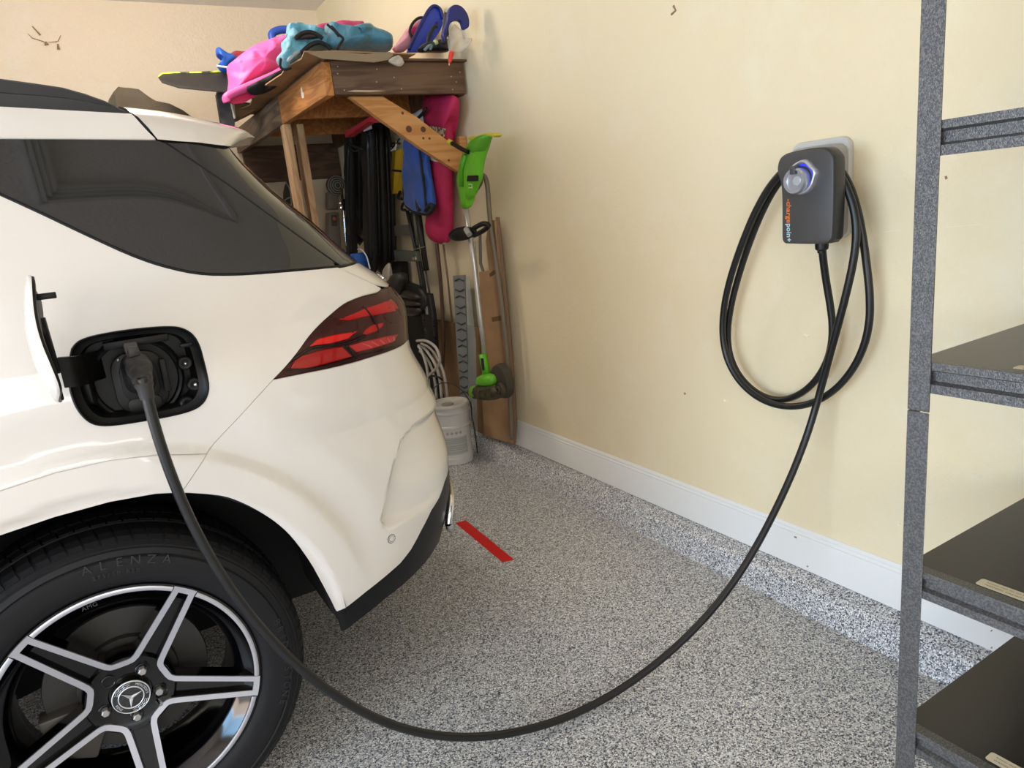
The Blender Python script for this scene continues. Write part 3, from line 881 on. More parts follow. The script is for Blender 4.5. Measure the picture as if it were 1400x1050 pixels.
def nose(u, v):
    t = (u - .5) * 2
    z = .36 + .58 * v
    y0 = float(pchip(ZW, YW, np.array(z))) + .95 * .45**2.2 + .05 * v**6
    y = YC + t * (YC - y0)
    return (-3.965 - .10 * (1 - t * t) - .05 * math.sin(v * 2.6), y, z)


cpar(grid_mesh(nose, 16, 6).obj('front_bumper', PAINT, smooth=True))


def hood(u, v):
    x = -2.60 - u * 1.365
    t = (v - .5) * 2
    zt = 1.06 - .12 * max(0, (u - .05) / .95)**2
    y0 = float(pchip(ZW, YW, np.array(1.05))) + .05 + .95 * max(0, (u * 1.365 - .065) / 1.30 - .55)**2.2
    return (x - .10 * u * (1 - t * t), YC + t * (YC - y0), zt + .07 * (1 - t**4))


cpar(grid_mesh(hood, 12, 12).obj('hood', PAINT, smooth=True))


def wind(u, v):
    t = (v - .5) * 2
    z = 1.10 + .53 * u
    y0 = float(pchip(ZW, YW, np.array(z))) + .02
    return (-2.70 + .80 * u - .12 * (1 - t * t), YC + t * (YC - y0), z)


cpar(grid_mesh(wind, 8, 10).obj('windscreen', PRIV, smooth=True))


def roofz(x):
    return 1.662 if x < -.6 else 1.662 - .030 * (x + .6) ** 2 * 2.2 - max(0, x) * .06


def roof(u, v):
    x = -1.95 + u * 2.13
    t = (v - .5) * 2
    y0 = 1.84
    return (x, YC + t * (YC - y0), roofz(x) - .03 + .10 * (1 - abs(t)**2.4))


cpar(grid_mesh(roof, 20, 24).obj('roof', PAINT, smooth=True))

# roof rails
mb = MB()
st = [(-1.75, 1.655, 1.66), (-1.55, 1.653, 1.71), (-1.0, 1.652, 1.718), (-.4, 1.648, 1.712), (-.2, 1.642, 1.704), (-.07, 1.637, 1.694), (0, 1.635, 1.683), (.04, 1.632, 1.676), (.08, 1.629, 1.663), (.115, 1.625, 1.648), (.150, 1.620, 1.626)]
V = []
for x, zb, zt in st:
    hgt = zt - zb
    V += [(x, 1.850, zb - .01), (x, 1.854, zb + hgt * .45), (x, 1.858, zb + hgt * .5), (x, 1.862, zt - .004), (x, 1.868, zt), (x, 1.884, zt - .002), (x, 1.890, zb - .01)]
F = []
for i in range(len(st) - 1):
    for k in range(7):
        F.append((i * 7 + k, i * 7 + (k + 1) % 7, (i + 1) * 7 + (k + 1) % 7, (i + 1) * 7 + k))
F += [tuple(range(7)), tuple(range(len(V) - 1, len(V) - 8, -1))]
RAILM = mat('roof_rail_black', (44, 45, 47), .42)
for s in (1, -1):
    m2 = MB().add([(x, y if s > 0 else 2 * YC - y, z) for x, y, z in V], F)
    cpar(m2.obj('roof_rail', RAILM, auto=30))

# spoiler: continues the roof behind the side windows
L1 = spline([(.157, 1.835, 1.6185), (.229, 1.85, 1.613), (.297, 1.87, 1.604), (.358, 1.90, 1.594), (.415, 1.95, 1.587), (.454, 2.02, 1.580)], 4)
L2 = spline([(.194, 1.779, 1.553), (.237, 1.783, 1.548), (.276, 1.788, 1.5445), (.318, 1.806, 1.540), (.350, 1.838, 1.540), (.364, 1.875, 1.543)], 4)
mb = MB()
k = len(L1)
ny = 10
V = []
for i in range(k):
    a, b = L1[i], L2[i]
    row = [b, b.lerp(a, .35) + Vector((0, -.008, .004)), b.lerp(a, .7) + Vector((0, -.006, .006)), a]
    xe = a.x + .03 * i / k
    for j in range(1, ny + 1):
        t = j / ny
        y = a.y + (YC - a.y) * t
        row.append(Vector((a.x + (.05 * i / k) * (1 - (1 - t)**2), y, a.z + (.085 - .03 * i / k) * (1 - (1 - t)**2.4))))
    V += row
w_ = 4 + ny
F = [(i * w_ + j, i * w_ + j + 1, (i + 1) * w_ + j + 1, (i + 1) * w_ + j) for i in range(k - 1) for j in range(w_ - 1)]
mb.add(V, F)
# trailing lip and underside
n0 = len(mb.v)
last = [(k - 1) * w_ + j for j in range(w_)]
und = []
for j in range(w_):
    p = Vector(mb.v[last[j]])
    und.append((p.x - .015, p.y + .01, p.z - .018 if j > 2 else p.z - .006))
mb.add(und, [])
for j in range(w_ - 1):
    mb.f.append((last[j], last[j + 1], n0 + j + 1, n0 + j))
n1 = len(mb.v)
mb.add([(x - .10, y + .02, 1.552 if j < 3 else 1.56) for j, (x, y, z) in enumerate(und)], [])
for j in range(w_ - 1):
    mb.f.append((n0 + j, n0 + j + 1, n1 + j + 1, n1 + j))
cpar(mirrored(mb).obj('roof_spoiler', PAINT, auto=38))

# ---- tail lamp: dark housing, red light bodies, tinted lens
LDARK = mat('lamp_housing', (58, 18, 20), .3)
LRED = mat('lamp_red', (246, 14, 20), .22, coat=.5)
LDRED = mat('lamp_deep_red', (182, 4, 14), .22, coat=.5)
LPINK = mat('lamp_pale_red', (214, 70, 76), .3)
LTOP = mat('lamp_soft_red', (204, 30, 36), .3)
LENSM = mat('lamp_lens', (255, 205, 200), .02, trans=1, ior=1.25)
lamp = panel('tail_lamp', DATA['lamp'], LDARK, None, step=.02, off=-.012, thick=0, mirror=False)
cpar(lamp)
for s in (1,):
    for key, m_ in (('red_band', LRED), ('red_low', LDRED), ('red_top', LTOP), ('red_pink', LPINK), ('dark_top', mat('lamp_dark', (60, 12, 16), .25)), ('red_edge', LDRED), ('red_glow', LTOP)):
        o = panel('light_element', DATA[key], m_, None, step=.012, off=-.0085, thick=.004, gap=.003, mirror=False)
        o.parent = lamp
LBLK = mat('lamp_black', (26, 10, 12), .3)
for crv, r_ in (([(0.4319,1.0435),(0.4560,1.0525),(0.4875,1.0662),(0.5214,1.0643),(0.5566,1.0602),(0.5843,1.0612),(0.6153,1.0675)], .0042), ([(0.5664,1.0551),(0.5770,1.0342),(0.5870,1.0203)], .0035), ([(0.6308,1.1396),(0.6427,1.1129),(0.6531,1.0877),(0.6561,1.0668)], .0022), ([(0.7491,1.1568),(0.7555,1.1278),(0.7636,1.0864)], .0026), ([(0.4303,1.0293),(0.4738,1.0200),(0.5340,1.0185),(0.6086,1.0205),(0.7266,1.0147)], .0030)):
    P3 = []
    for a, b in crv:
        P3.append(Vector(SD(np.array([a]), np.array([b]), -.0075)[0]))
    o = MB().tube(spline(P3, 4), r_, 6).obj('lamp_divider', LBLK, smooth=True)
    o.parent = lamp
for key in ('red_pink',):
    q = np.array(DATA[key])
    for t in (.2, .36, .52, .68, .84):
        a = q[0] * (1 - t) + q[3] * t
        b = q[6] * (1 - t) + q[4] * t
        o = panel('light_rib', [tuple(a * .9 + b * .1), tuple(a * .9 + b * .1 + (.004, 0)), tuple(b * .85 + a * .15 + (.022, .0)), tuple(b * .85 + a * .15 + (.016, 0))], mat('lamp_rib', (238, 140, 140), .3), None, step=.01, off=-.0065, thick=.002, gap=.0006, mirror=False)
        o.parent = lamp
o = panel('lens', DATA['lamp'], LENSM, None, step=.018, off=0.0, gap=.0016, thick=.008, mirror=False)
o.parent = lamp
lamp2 = panel('tail_lamp', DATA['lamp'], LDRED, None, step=.03, off=0, mirror=False)
for v in lamp2.data.vertices:
    v.co.y = 2 * YC - v.co.y
lamp2.data.flip_normals()
cpar(lamp2)

adopt()
# ---- badge on the tailgate edge
e0 = Vector(SD(np.array([.86]), np.array([1.178]))[0])
nn = Vector(N0(np.array([.86]), np.array([1.178]))[0])
tx = (Vector(S0(np.array([.90]), np.array([1.178]))[0]) - Vector(S0(np.array([.86]), np.array([1.178]))[0])).normalized()
o = text('badge', 'GLE', e0 + nn * .002, tx, nn.cross(tx), .036, CHROME, extrude=.002)
cpar(o)

# ---- parking sensor in the bumper
ph, z = DATA['sensor'][0]
c0 = Vector(SD(np.array([ph]), np.array([z]))[0])
nn = Vector(N0(np.array([ph]), np.array([z]))[0])
ax_ = nn.orthogonal().normalized()
bx_ = nn.cross(ax_)


def ring(c, a, b, n, prof, seg=28):
    mb = MB()
    V = []
    for r, h in prof:
        for k in range(seg):
            t = 2 * PI * k / seg
            V.append(c + a * r * math.cos(t) + b * r * math.sin(t) + n * h)
    F = [(i * seg + k, i * seg + (k + 1) % seg, (i + 1) * seg + (k + 1) % seg, (i + 1) * seg + k) for i in range(len(prof) - 1) for k in range(seg)]
    return mb.add(V, F)


sens = ring(c0, ax_, bx_, nn, [(.0125, -.002), (.0123, .0008), (.0108, .0008)]).obj('parking_sensor', mat('seam_grey', (60, 58, 56), .5))
cpar(sens)
o = ring(c0, ax_, bx_, nn, [(.0108, .0006), (.0085, .0009), (.008, .0004)]).obj('sensor_ring', PAINT, sens)
o = ring(c0, ax_, bx_, nn, [(.0082, .0004), (.0068, .0004)]).obj('sensor_gap', mat('seam_grey', (60, 58, 56), .5), sens)
o = ring(c0, ax_, bx_, nn, [(.0069, .0008), (.004, .0012), (.0001, .0013)]).obj('sensor_face', PAINT, sens, smooth=True)

# ---- exhaust tip
for s in (0, 1):
    mb = MB()

    def Y(y):
        return y if s == 0 else 2 * YC - y
    prof = [(.0, .0), (.010, .0), (.010, .006), (.0, .006)]
    pts = [(.772, 1.82, .44), (.792, 1.835, .49), (.826, 1.90, .505), (.868, 2.02, .51), (.892, 2.16, .505), (.896, 2.17, .44), (.872, 2.05, .395), (.825, 1.93, .395), (.785, 1.84, .41), (.772, 1.82, .44)]
    mb.tube([(a, Y(b), c) for a, b, c in spline(pts, 4)], .012, 8, cap=False)
    mb.add([(a - .008, Y(b), c) for a, b, c in pts[:-1]], [tuple(range(len(pts) - 1))])
    cpar(mb.obj('exhaust_trim', CHROME, smooth=True))

# ---- underbody and wheel wells
mb = MB()
mb.box((-3.7, 2.08, .24), (.62, 3.06, .40))
cpar(mb.obj('underbody', DARK))
for s in (0, 1):
    for cx in (WCX, -3.10):
        pts = carc(.492, 1, 200, 30, cx)
        V = [(x, (1.622 if s == 0 else 2 * YC - 1.622), z) for x, z in pts] + [(x, (2.05 if s == 0 else 2 * YC - 2.05), z) for x, z in pts]
        n = len(pts)
        F = [(i, i + 1, n + i + 1, n + i) for i in range(n - 1)] + [tuple(range(n, 2 * n))]
        cpar(MB().add(V, F).obj('wheel_well_liner', DARK))
# dark lip below the bumper corner next to the tyre
mb = MB().prism([(-.012, .10), (-.006, .03), (-.002, -.016), (.014, -.040), (.05, -.04), (.06, .06), (.01, .12)], (.354, 1.650, .410), (1, 0, 0), (0, 0, 1), (0, 1, 0), .25)
cpar(mb.obj('air_guide', DARK))

# ---------------------------------------------------------------- wheel
def build_wheel():
    wh = D.objects.new('wheel', None)
    COL.objects.link(wh)
    wh.empty_display_size = .05
    # local frame: axis +y points into the car, face towards -y; origin at rim plane centre
    n = 96
    prof = [(.262, .012), (.270, .004), (.276, -.002), (.292, -.009), (.300, -.0095), (.318, -.013), (.334, -.012), (.337, -.0085), (.341, -.011), (.352, -.007), (.3545, -.003), (.358, -.0035), (.366, .006), (.374, .018),
            (.3775, .030), (.379, .055), (.3795, .080), (.374, .081), (.374, .089), (.3805, .090), (.381, .13), (.3755, .131), (.3755, .139), (.381, .14), (.3805, .18), (.375, .181), (.375, .189), (.3795, .19), (.377, .24), (.366, .262), (.340, .27), (.262, .25)]
    t = MB().lathe(prof, n, axis='y').obj('tyre', RUBBER, wh, auto=30)
    # shoulder tread blocks with curved sipes between them
    mb = MB()
    nb = 78
    for row, (ra, ya, rb, yb, f) in enumerate(((.3665, .004, .3815, .076, .80), (.378, .092, .3845, .128, .86), (.378, .142, .3845, .178, .86))):
        for k in range(nb):
            a0 = 2 * PI * (k + .5 * (row % 2)) / nb
            da = 2 * PI / nb * f
            V = []
            pr = [(ra, ya), (ra + (rb - ra) * .55, ya + (yb - ya) * .16), (rb - .001, ya + (yb - ya) * .45), (rb, yb)] if row == 0 else [(rb, ya), (rb, yb)]
            bot = .365
            for i, (r, y) in enumerate(pr):
                sk = .030 * (i / max(1, len(pr) - 1))**1.6 if row == 0 else .010 * i
                V += [(r * math.cos(a0 + sk), y, r * math.sin(a0 + sk)), (r * math.cos(a0 + da + sk), y, r * math.sin(a0 + da + sk))]
            m = len(V)
            V += [((p[0] * .975), p[1] + (.003 if i < 2 else 0), p[2] * .975) for i, p in enumerate(V)]
            F = []
            for i in range(len(pr) - 1):
                F.append((2 * i, 2 * i + 2, 2 * i + 3, 2 * i + 1))
                F.append((2 * i, m + 2 * i, m + 2 * i + 2, 2 * i + 2))
                F.append((2 * i + 1, 2 * i + 3, m + 2 * i + 3, m + 2 * i + 1))
            F += [(0, 1, m + 1, m), (m - 2, 2 * m - 2, 2 * m - 1, m - 1)]
            mb.add(V, F)
    tr = mb.obj('tread_blocks', RUBBER, wh)
    tr['kind'] = 'stuff'
    # sidewall lettering
    TXT = mat('tyre_lettering', (36, 36, 38), .45)

    def ring_text(s, r, a_mid, size, y, m_, name, gap=1.0, ext=.0006, flip=False):
        wd = size * .74 * gap
        tot = wd * (len(s) - 1)
        V = MB()
        for i, ch in enumerate(s):
            if ch == ' ':
                continue
            a = math.radians(a_mid) + (tot / 2 - i * wd) / r * (-1 if flip else 1)
            X = Vector((math.sin(a), 0, -math.cos(a)))
            Y = Vector((math.cos(a), 0, math.sin(a)))
            if flip:
                X, Y = -X, -Y
            o = text('c', ch, Vector((r * math.cos(a), y, r * math.sin(a))), X, Y, size, m_, None, ext, 'CENTER')
            V.add([tuple(v.co) for v in o.data.vertices], [tuple(p.vertices) for p in o.data.polygons])
            D.objects.remove(o)
        return V.obj(name, m_, wh)
    ring_text('ALENZA', .3285, 80, .027, -.0134, TXT, 'tyre_lettering', 1.5, .0008)
    ring_text('275/50 R20', .3055, 84, .012, -.0118, TXT, 'tyre_lettering', 1.0, .0008)
    ring_text('BRIDGESTONE', .3285, -6, .022, -.0134, TXT, 'tyre_lettering', 1.3, .0008)
    # rim barrel
    prof = [(.2700, .008), (.2705, .001), (.2690, -.0015), (.2555, -.0015), (.2535, .003), (.236, .014), (.221, .030), (.216, .050), (.214, .12), (.222, .19), (.245, .215), (.262, .235)]
    MB().lathe(prof, n, axis='y').obj('rim', GLOSSBK, wh, auto=50)
    base = [55.3 + 72 * k for k in range(5)]

    def yy(r):
        return -.003 + (.268 - r) / .18 * .034

    def pol(r, a, dy=0.0):
        a = math.radians(a)
        return Vector((r * math.cos(a), yy(r) + dy, r * math.sin(a)))
    # bright lip arcs between the spokes
    for k in range(5):
        a0, a1 = math.radians(base[k] + 5.7), math.radians(base[k] + 72 - 5.7)
        mb = MB().lathe([(.2545, .002), (.2550, -.0035), (.2560, -.0042), (.2640, -.0042), (.2650, -.0035), (.2655, .002)], 24, axis='y', a0=a0, a1=a1)
        mb.obj('rim_lip', STEEL, wh, auto=40)
    # spoke bodies (gloss black) with machined edges
    for k in range(5):
        b = base[k]
        ym = b + 36
        # outline of the body: rim corners, V corners on both sides
        def lip(r0, a0, r1, a1, n_=8):
            return [(r0 + (r1 - r0) * i / n_, a0 + (a1 - a0) * i / n_) for i in range(n_ + 1)]
        left = [Vector((.266 * math.cos(math.radians(b + 4.9)), .266 * math.sin(math.radians(b + 4.9)))), Vector((.088 * math.cos(math.radians(b + 20.5)), .088 * math.sin(math.radians(b + 20.5))))]
        right = [Vector((.266 * math.cos(math.radians(b - 4.9)), .266 * math.sin(math.radians(b - 4.9)))), Vector((.088 * math.cos(math.radians(b - 20.5)), .088 * math.sin(math.radians(b - 20.5))))]
        N_ = 10
        V = []
        for i in range(N_ + 1):
            t_ = i / N_
            pl = left[0].lerp(left[1], t_)
            pr_ = right[0].lerp(right[1], t_)
            rl = pl.length
            c = (pl + pr_) / 2
            wl = (pl - pr_)
            fl, fr = pl - wl.normalized() * .013, pr_ + wl.normalized() * .013
            y = yy(rl)
            rec = .012 * min(1, i / 1.5) if i > 0 else .0
            V += [(pl.x, y + .045, pl.y), (pl.x, y, pl.y), (fl.x, y, fl.y), (fl.x * .999, y + rec + .001, fl.y * .999), (fr.x * .999, y + rec + .001, fr.y * .999), (fr.x, y, fr.y), (pr_.x, y, pr_.y), (pr_.x, y + .045, pr_.y)]
        F = [(i * 8 + j, i * 8 + j + 1, (i + 1) * 8 + j + 1, (i + 1) * 8 + j) for i in range(N_) for j in range(7)]
        F.append(tuple(range(7, -1, -1)))
        MB().add(V, F).obj('spoke', GLOSSBK, wh, auto=30)
    # machined faces: V between neighbouring spokes and a cap at each spoke end
    for k in range(5):
        b0, b1 = base[k], base[(k + 1) % 5]
        mid = base[k] + 36

        def P2(r, a):
            return Vector((r * math.cos(math.radians(a)), r * math.sin(math.radians(a))))
        path = [P2(.265, b0 + 5.0), P2(.108, b0 + 17.0), P2(.0935, b0 + 20.5), P2(.087, mid - 12), P2(.085, mid - 8), P2(.085, mid + 8), P2(.087, mid + 12), P2(.0935, mid + 15.5), P2(.108, mid + 19.0), P2(.265, mid + 36 - 5.0)]
        w2 = .0125
        out = []
        for i, p in enumerate(path):
            d = (path[min(i + 1, len(path) - 1)] - path[max(i - 1, 0)]).normalized()
            nrm = Vector((d.y, -d.x))
            cen = P2(1, mid)
            if nrm.dot(-p) < 0 and 2 < i < 7:
                nrm = -nrm
            if i <= 2 or i >= 7:
                # towards the spoke axis
                ax2 = P2(1, b0 if i <= 2 else mid + 36)
                perp = Vector((-ax2.y, ax2.x))
                sgn = -1 if i <= 2 else 1
                if nrm.dot(perp * sgn) < 0:
                    nrm = -nrm
            # band lies on the spoke side of the path
            out.append(p + nrm * w2)
        V = []
        for p, q in zip(path, out):
            yp, yq = yy(p.length) - .0015, yy(q.length) - .0015
            V += [(p.x, yp + .004, p.y), (p.x, yp, p.y), (q.x, yq, q.y), (q.x, yq + .004, q.y)]
        F = [(i * 4 + j, i * 4 + j + 1, (i + 1) * 4 + j + 1, (i + 1) * 4 + j) for i in range(len(path) - 1) for j in range(3)]
        MB().add(V, F).obj('machined_edge', STEEL, wh, auto=30)
        # end cap
        V = []
        for i in range(9):
            a = b0 - 5.3 + 10.6 * i / 8
            p, q = P2(.267, a), P2(.254, a)
            V += [(p.x, yy(.267) + .004, p.y), (p.x, yy(.267) - .0015, p.y), (q.x, yy(.254) - .0015, q.y), (q.x, yy(.254) + .004, q.y)]
        F = [(i * 4 + j, i * 4 + j + 1, (i + 1) * 4 + j + 1, (i + 1) * 4 + j) for i in range(8) for j in range(3)]
        MB().add(V, F).obj('machined_edge', STEEL, wh, auto=30)
    # hub
    hub = MB().lathe([(.094, .078), (.093, .040), (.088, .034), (.074, .036), (.070, .0385), (.044, .0385), (.042, .042), (.0, .042)], 60, axis='y').obj('hub', GLOSSBK, wh, auto=40)
    for k in range(5):
        b = math.radians(base[k])
        c = Vector((.0565 * math.cos(b), .0, .0565 * math.sin(b)))
        if k != 1:
            mb = MB()
            V = []
            for r, h in ((.0085, .038), (.0085, .026), (.0070, .0245), (.0, .0245)):
                for j in range(12):
                    rr = r * (1.0 if j % 2 == 0 else .86)
                    V.append((c.x + rr * math.cos(j * PI / 6), h, c.z + rr * math.sin(j * PI / 6)))
            F = [(i * 12 + j, i * 12 + (j + 1) % 12, (i + 1) * 12 + (j + 1) % 12, (i + 1) * 12 + j) for i in range(3) for j in range(12)]
            mb.add(V, F).obj('wheel_bolt', mat('zinc_bolt', (178, 176, 174), .35, .7), wh)
        MB().lathe([(.0145, .040), (.0142, .0365), (.0115, .0365), (.011, .045), (0, .045)], 20, c=(c.x, 0, c.z), axis='y').obj('bolt_seat', GLOSSBK, wh, smooth=True)
    # centre cap with emblem
    CAPB = mat('cap_black', (14, 14, 17), .18, coat=1)
    SIL = mat('cap_silver', (222, 224, 228), .22, .6)
    MB().lathe([(.0385, .040), (.0385, .024), (.0370, .0220), (.0, .0205)], 48, axis='y').obj('centre_cap', CAPB, wh, auto=35)
    MB().lathe([(.0385, .0230), (.0375, .0208), (.0362, .0213), (.0360, .0225)], 48, axis='y').obj('cap_ring', SIL, wh, smooth=True)
    MB().lathe([(.0262, .0218), (.0256, .0196), (.0240, .0196), (.0236, .0215)], 48, axis='y').obj('cap_ring', SIL, wh, smooth=True)
    rot = math.radians(20)
    V = [(0, .0165, 0)]
    for j in range(6):
        a = math.radians(138) + j * PI / 3
        r = .0245 if j % 2 == 0 else .0045
        V.append((r * math.cos(a), .0195 if j % 2 == 0 else .0205, r * math.sin(a)))
    MB().add(V, [(0, 1 + j, 1 + (j + 1) % 6) for j in range(6)]).obj('cap_star', SIL, wh)
    ring_text('MERCEDES', .0312, 28, .0072, .0208, SIL, 'cap_lettering', .92, .0003)
    ring_text('BENZ', .0312, 208, .0072, .0208, SIL, 'cap_lettering', .92, .0003, flip=True)
    for a_m in (118, -62):
        mb = MB()
        for dr in (-.0022, .0022):
            pts = [((.0312 + dr + .0012 * math.sin(j * 1.6)) * math.cos(math.radians(a_m - 34 + 68 * j / 16)), .0208, (.0312 + dr + .0012 * math.sin(j * 1.6)) * math.sin(math.radians(a_m - 34 + 68 * j / 16))) for j in range(17)]
            mb.tube(pts, .0005, 4)
        mb.obj('cap_wreath', SIL, wh)
    ring_text('AMG', .2445, 97, .013, .0055, mat('rim_lettering', (60, 60, 66), .3), 'rim_lettering', 1.1, .0004)
    # valve cap
    MB().tube([(.046, .03, -.036), (.052, .012, -.038)], .0045, 10).obj('tyre_valve', CHROME, wh)
    # brake disc and caliper
    MB().lathe([(.168, .130), (.170, .122), (.168, .116), (.105, .116), (.103, .100), (.0, .100)], 48, axis='y').obj('brake_disc', mat('brake_disc', (70, 68, 66), .45, .6), wh, auto=30)
    mb = MB()
    pr = [(.105, 190), (.185, 186), (.192, 205), (.190, 225), (.180, 238), (.105, 234)]
    mb.prism([(r * math.cos(math.radians(a)), r * math.sin(math.radians(a))) for r, a in pr], (0, .085, 0), (1, 0, 0), (0, 0, 1), (0, 1, 0), .05)
    mb.obj('brake_caliper', mat('caliper_grey', (84, 80, 76), .5, .3), wh, bevel=.006)
    return wh


wheel = build_wheel()
cpar(wheel)
wheel.location = (WCX, 1.615, WCZ)
for cx, side in ((WCX, 1), (-3.10, 0), (-3.10, 1)):
    c = wheel.copy()
    COL.objects.link(c)
    for ch in wheel.children:
        d_ = ch.copy()
        COL.objects.link(d_)
        d_.parent = c
    c.location = (cx, 1.615 if side == 0 else 2 * YC - 1.615, WCZ)
    if side:
        c.rotation_euler = (0, 0, PI)

# ---------------------------------------------------------------- charge port in the quarter panel
PT = np.array(DATA['port'])
PC = PT.mean(0)


def pport(scale, depth, n_out=None):
    q = PC + (PT - PC) * scale
    return [Vector(v) for v in (S0(q[:, 0], q[:, 1]) + np.array([[0, 1, 0.]]) * depth)]


rows = [pport(1.004, -.001), pport(.985, -.0015), pport(.965, .002), pport(.935, .006), pport(.86, .010), pport(.83, .028), pport(.80, .06)]
for r in rows[5:]:
    for v in r:
        v.y = r[0].y * .0 + (1.645 if r is rows[5] else 1.675)
k = len(PT)
mb = MB()
for r in rows:
    mb.v += [tuple(v) for v in r]
mb.f += [(i * k + j, i * k + (j + 1) % k, (i + 1) * k + (j + 1) % k, (i + 1) * k + j) for i in range(len(rows) - 1) for j in range(k)]
mb.f.append(tuple((len(rows) - 1) * k + j for j in range(k)))
PORTM = mat('port_plastic', (13, 13, 13), .45, spec=.3)
port = mb.obj('charge_port', PORTM, auto=40)
cpar(port)
# socket: round collar, inner face, latch wings, hinged inner cap
cx_, cz_ = .047, 1.062
MB().lathe([(.092, .02), (.090, .000), (.085, -.004), (.080, -.002), (.078, .012), (.0, .014)], 48, c=(cx_, 1.655, cz_), axis='y').obj('socket_collar', PORTM, port, auto=40)
mb = MB().prism(rrect(.098, .128, .035, 6), (cx_ + .004, 1.652, cz_ - .004), (1, 0, 0), (0, 0, 1), (0, -1, 0), .012)
mb.obj('socket_face', mat('socket_grey', (19, 19, 19), .4, spec=.3), port, bevel=.003)
mb = MB().prism(rrect(.07, .094, .030, 6), (cx_ + .004, 1.640, cz_ + .002), (1, 0, 0), (0, 0, 1), (0, -1, 0), .006)
mb.obj('socket_shield', PORTM, port, bevel=.002)
mb = MB().prism(rrect(.064, .030, .012, 5), (cx_ + .004, 1.640, cz_ - .050), (1, 0, 0), (0, 0, 1), (0, -1, 0), .007)
mb.obj('socket_cap', mat('socket_grey', (19, 19, 19), .4, spec=.3), port, bevel=.002)
mb = MB().prism(rrect(.018, .085, .008, 4), (-.035, 1.630, cz_ + .012), (.55, .8, 0), (0, 0, 1), (-.8, .55, 0), .05)
mb.obj('inner_cap_hinge', PORTM, port, bevel=.003)
mb = MB().box((.092, 1.622, 1.03), (.104, 1.640, 1.10)).box((.136, 1.605, 1.118), (.160, 1.62, 1.126)).box((-.0, 1.63, 1.135), (.12, 1.65, 1.150))
mb.obj('socket_bracket', PORTM, port, bevel=.002)
mb = MB()
for a, b in ((.140, 1.083), (.150, 1.035), (.128, .998)):
    mb.lathe([(.016, .012), (.014, .0), (.010, -.002), (.006, .002), (0, .002)], 16, c=(a, 1.618, b), axis='y')
mb.obj('screw_boss', PORTM, port, smooth=True)
mb = MB()
for a, b, r in ((.140, 1.083, .0035), (.151, 1.035, .0045)):
    mb.lathe([(r, .002), (r * .7, -.003), (0, -.004)], 10, c=(a, 1.617, b), axis='y')
mb.obj('screw', mat('bright_steel', (235, 235, 235), .12, .9), port, smooth=True)
MB().lathe([(.0035, .003), (.003, -.001), (0, -.002)], 10, c=(.075, 1.631, 1.105), axis='y').obj('status_light', mat('green_led', (40, 230, 110), .3, emit=((50, 255, 120), 2.5)), port)
MB().lathe([(.0025, .003), (.002, -.001), (0, -.002)], 10, c=(.020, 1.631, 1.112), axis='y').obj('status_light', mat('bright_steel', (235, 235, 235), .12, .9), port)
# flap: the port outline swung open on its front edge
ax0 = Vector((-.104, 1.590, 1.08))
tvec = Vector((0, .29, .957))
nvec = Vector((0, -.957, .29))
FA = math.radians(91)
fx = Vector((math.cos(FA), 0, 0)) + nvec * math.sin(FA)
fn = Vector((-math.sin(FA), 0, 0)) + nvec * math.cos(FA)


def flap_pt(s, t, lift):
    # s along the flap from the hinge, t up, lift outward of its own surface
    bow = -.016 * ((s - .115) / .125)**2 - .020 * (t / .1)**2
    return ax0 + fx * (s + .028) + tvec * (t * 1.06 + .060) + fn * (bow + lift)


out = [(v[0] - ax0.x - .01, (v[2] - 1.076) / .957) for v in S0(PT[:, 0], PT[:, 1])]
out = [(a, b) for a, b in densify(out, .012)]
oc = np.array(out).mean(0)
mb = MB()
k = len(out)
for sc, lf in ((1.0, -.003), (1.0, .0), (.985, .002), (.75, .002), (.5, .002), (.25, .002)):
    mb.v += [tuple(flap_pt(*(oc + (np.array(p) - oc) * sc), lf)) for p in out]
mb.v.append(tuple(flap_pt(*oc, .002)))
mb.f += [(i * k + j, i * k + (j + 1) % k, (i + 1) * k + (j + 1) % k, (i + 1) * k + j) for i in range(5) for j in range(k)]
mb.f += [(5 * k + j, 5 * k + (j + 1) % k, 6 * k) for j in range(k)]
flap = mb.obj('port_flap', PAINT, auto=50)
cpar(flap)
mb = MB()
for sc, lf in ((.985, -.002), (.97, -.008), (.90, -.011), (.6, -.010), (.3, -.010)):
    mb.v += [tuple(flap_pt(*(oc + (np.array(p) - oc) * sc), lf)) for p in out]
mb.v.append(tuple(flap_pt(*oc, -.010)))
mb.f += [(i * k + j, i * k + (j + 1) % k, (i + 1) * k + (j + 1) % k, (i + 1) * k + j) for i in range(4) for j in range(k)]
mb.f += [(4 * k + j, 4 * k + (j + 1) % k, 5 * k) for j in range(k)]
fl = mb.obj('flap_liner', PORTM, flap, auto=40)
# latch finger, liner ribs
mb = MB()
p = flap_pt(.225, .055, -.012)
mb.obox(p, p + Vector((.030, 0, .000)), .012, .010).obox(flap_pt(.215, .06, -.012), flap_pt(.215, -.02, -.012), .006, .012)
mb.obox(flap_pt(.16, .04, -.012), flap_pt(.16, .01, -.02), .012, .012).obox(flap_pt(.10, .05, -.014), flap_pt(.06, -.04, -.014), .02, .01)
mb.obj('latch_finger', PORTM, flap, bevel=.0015)
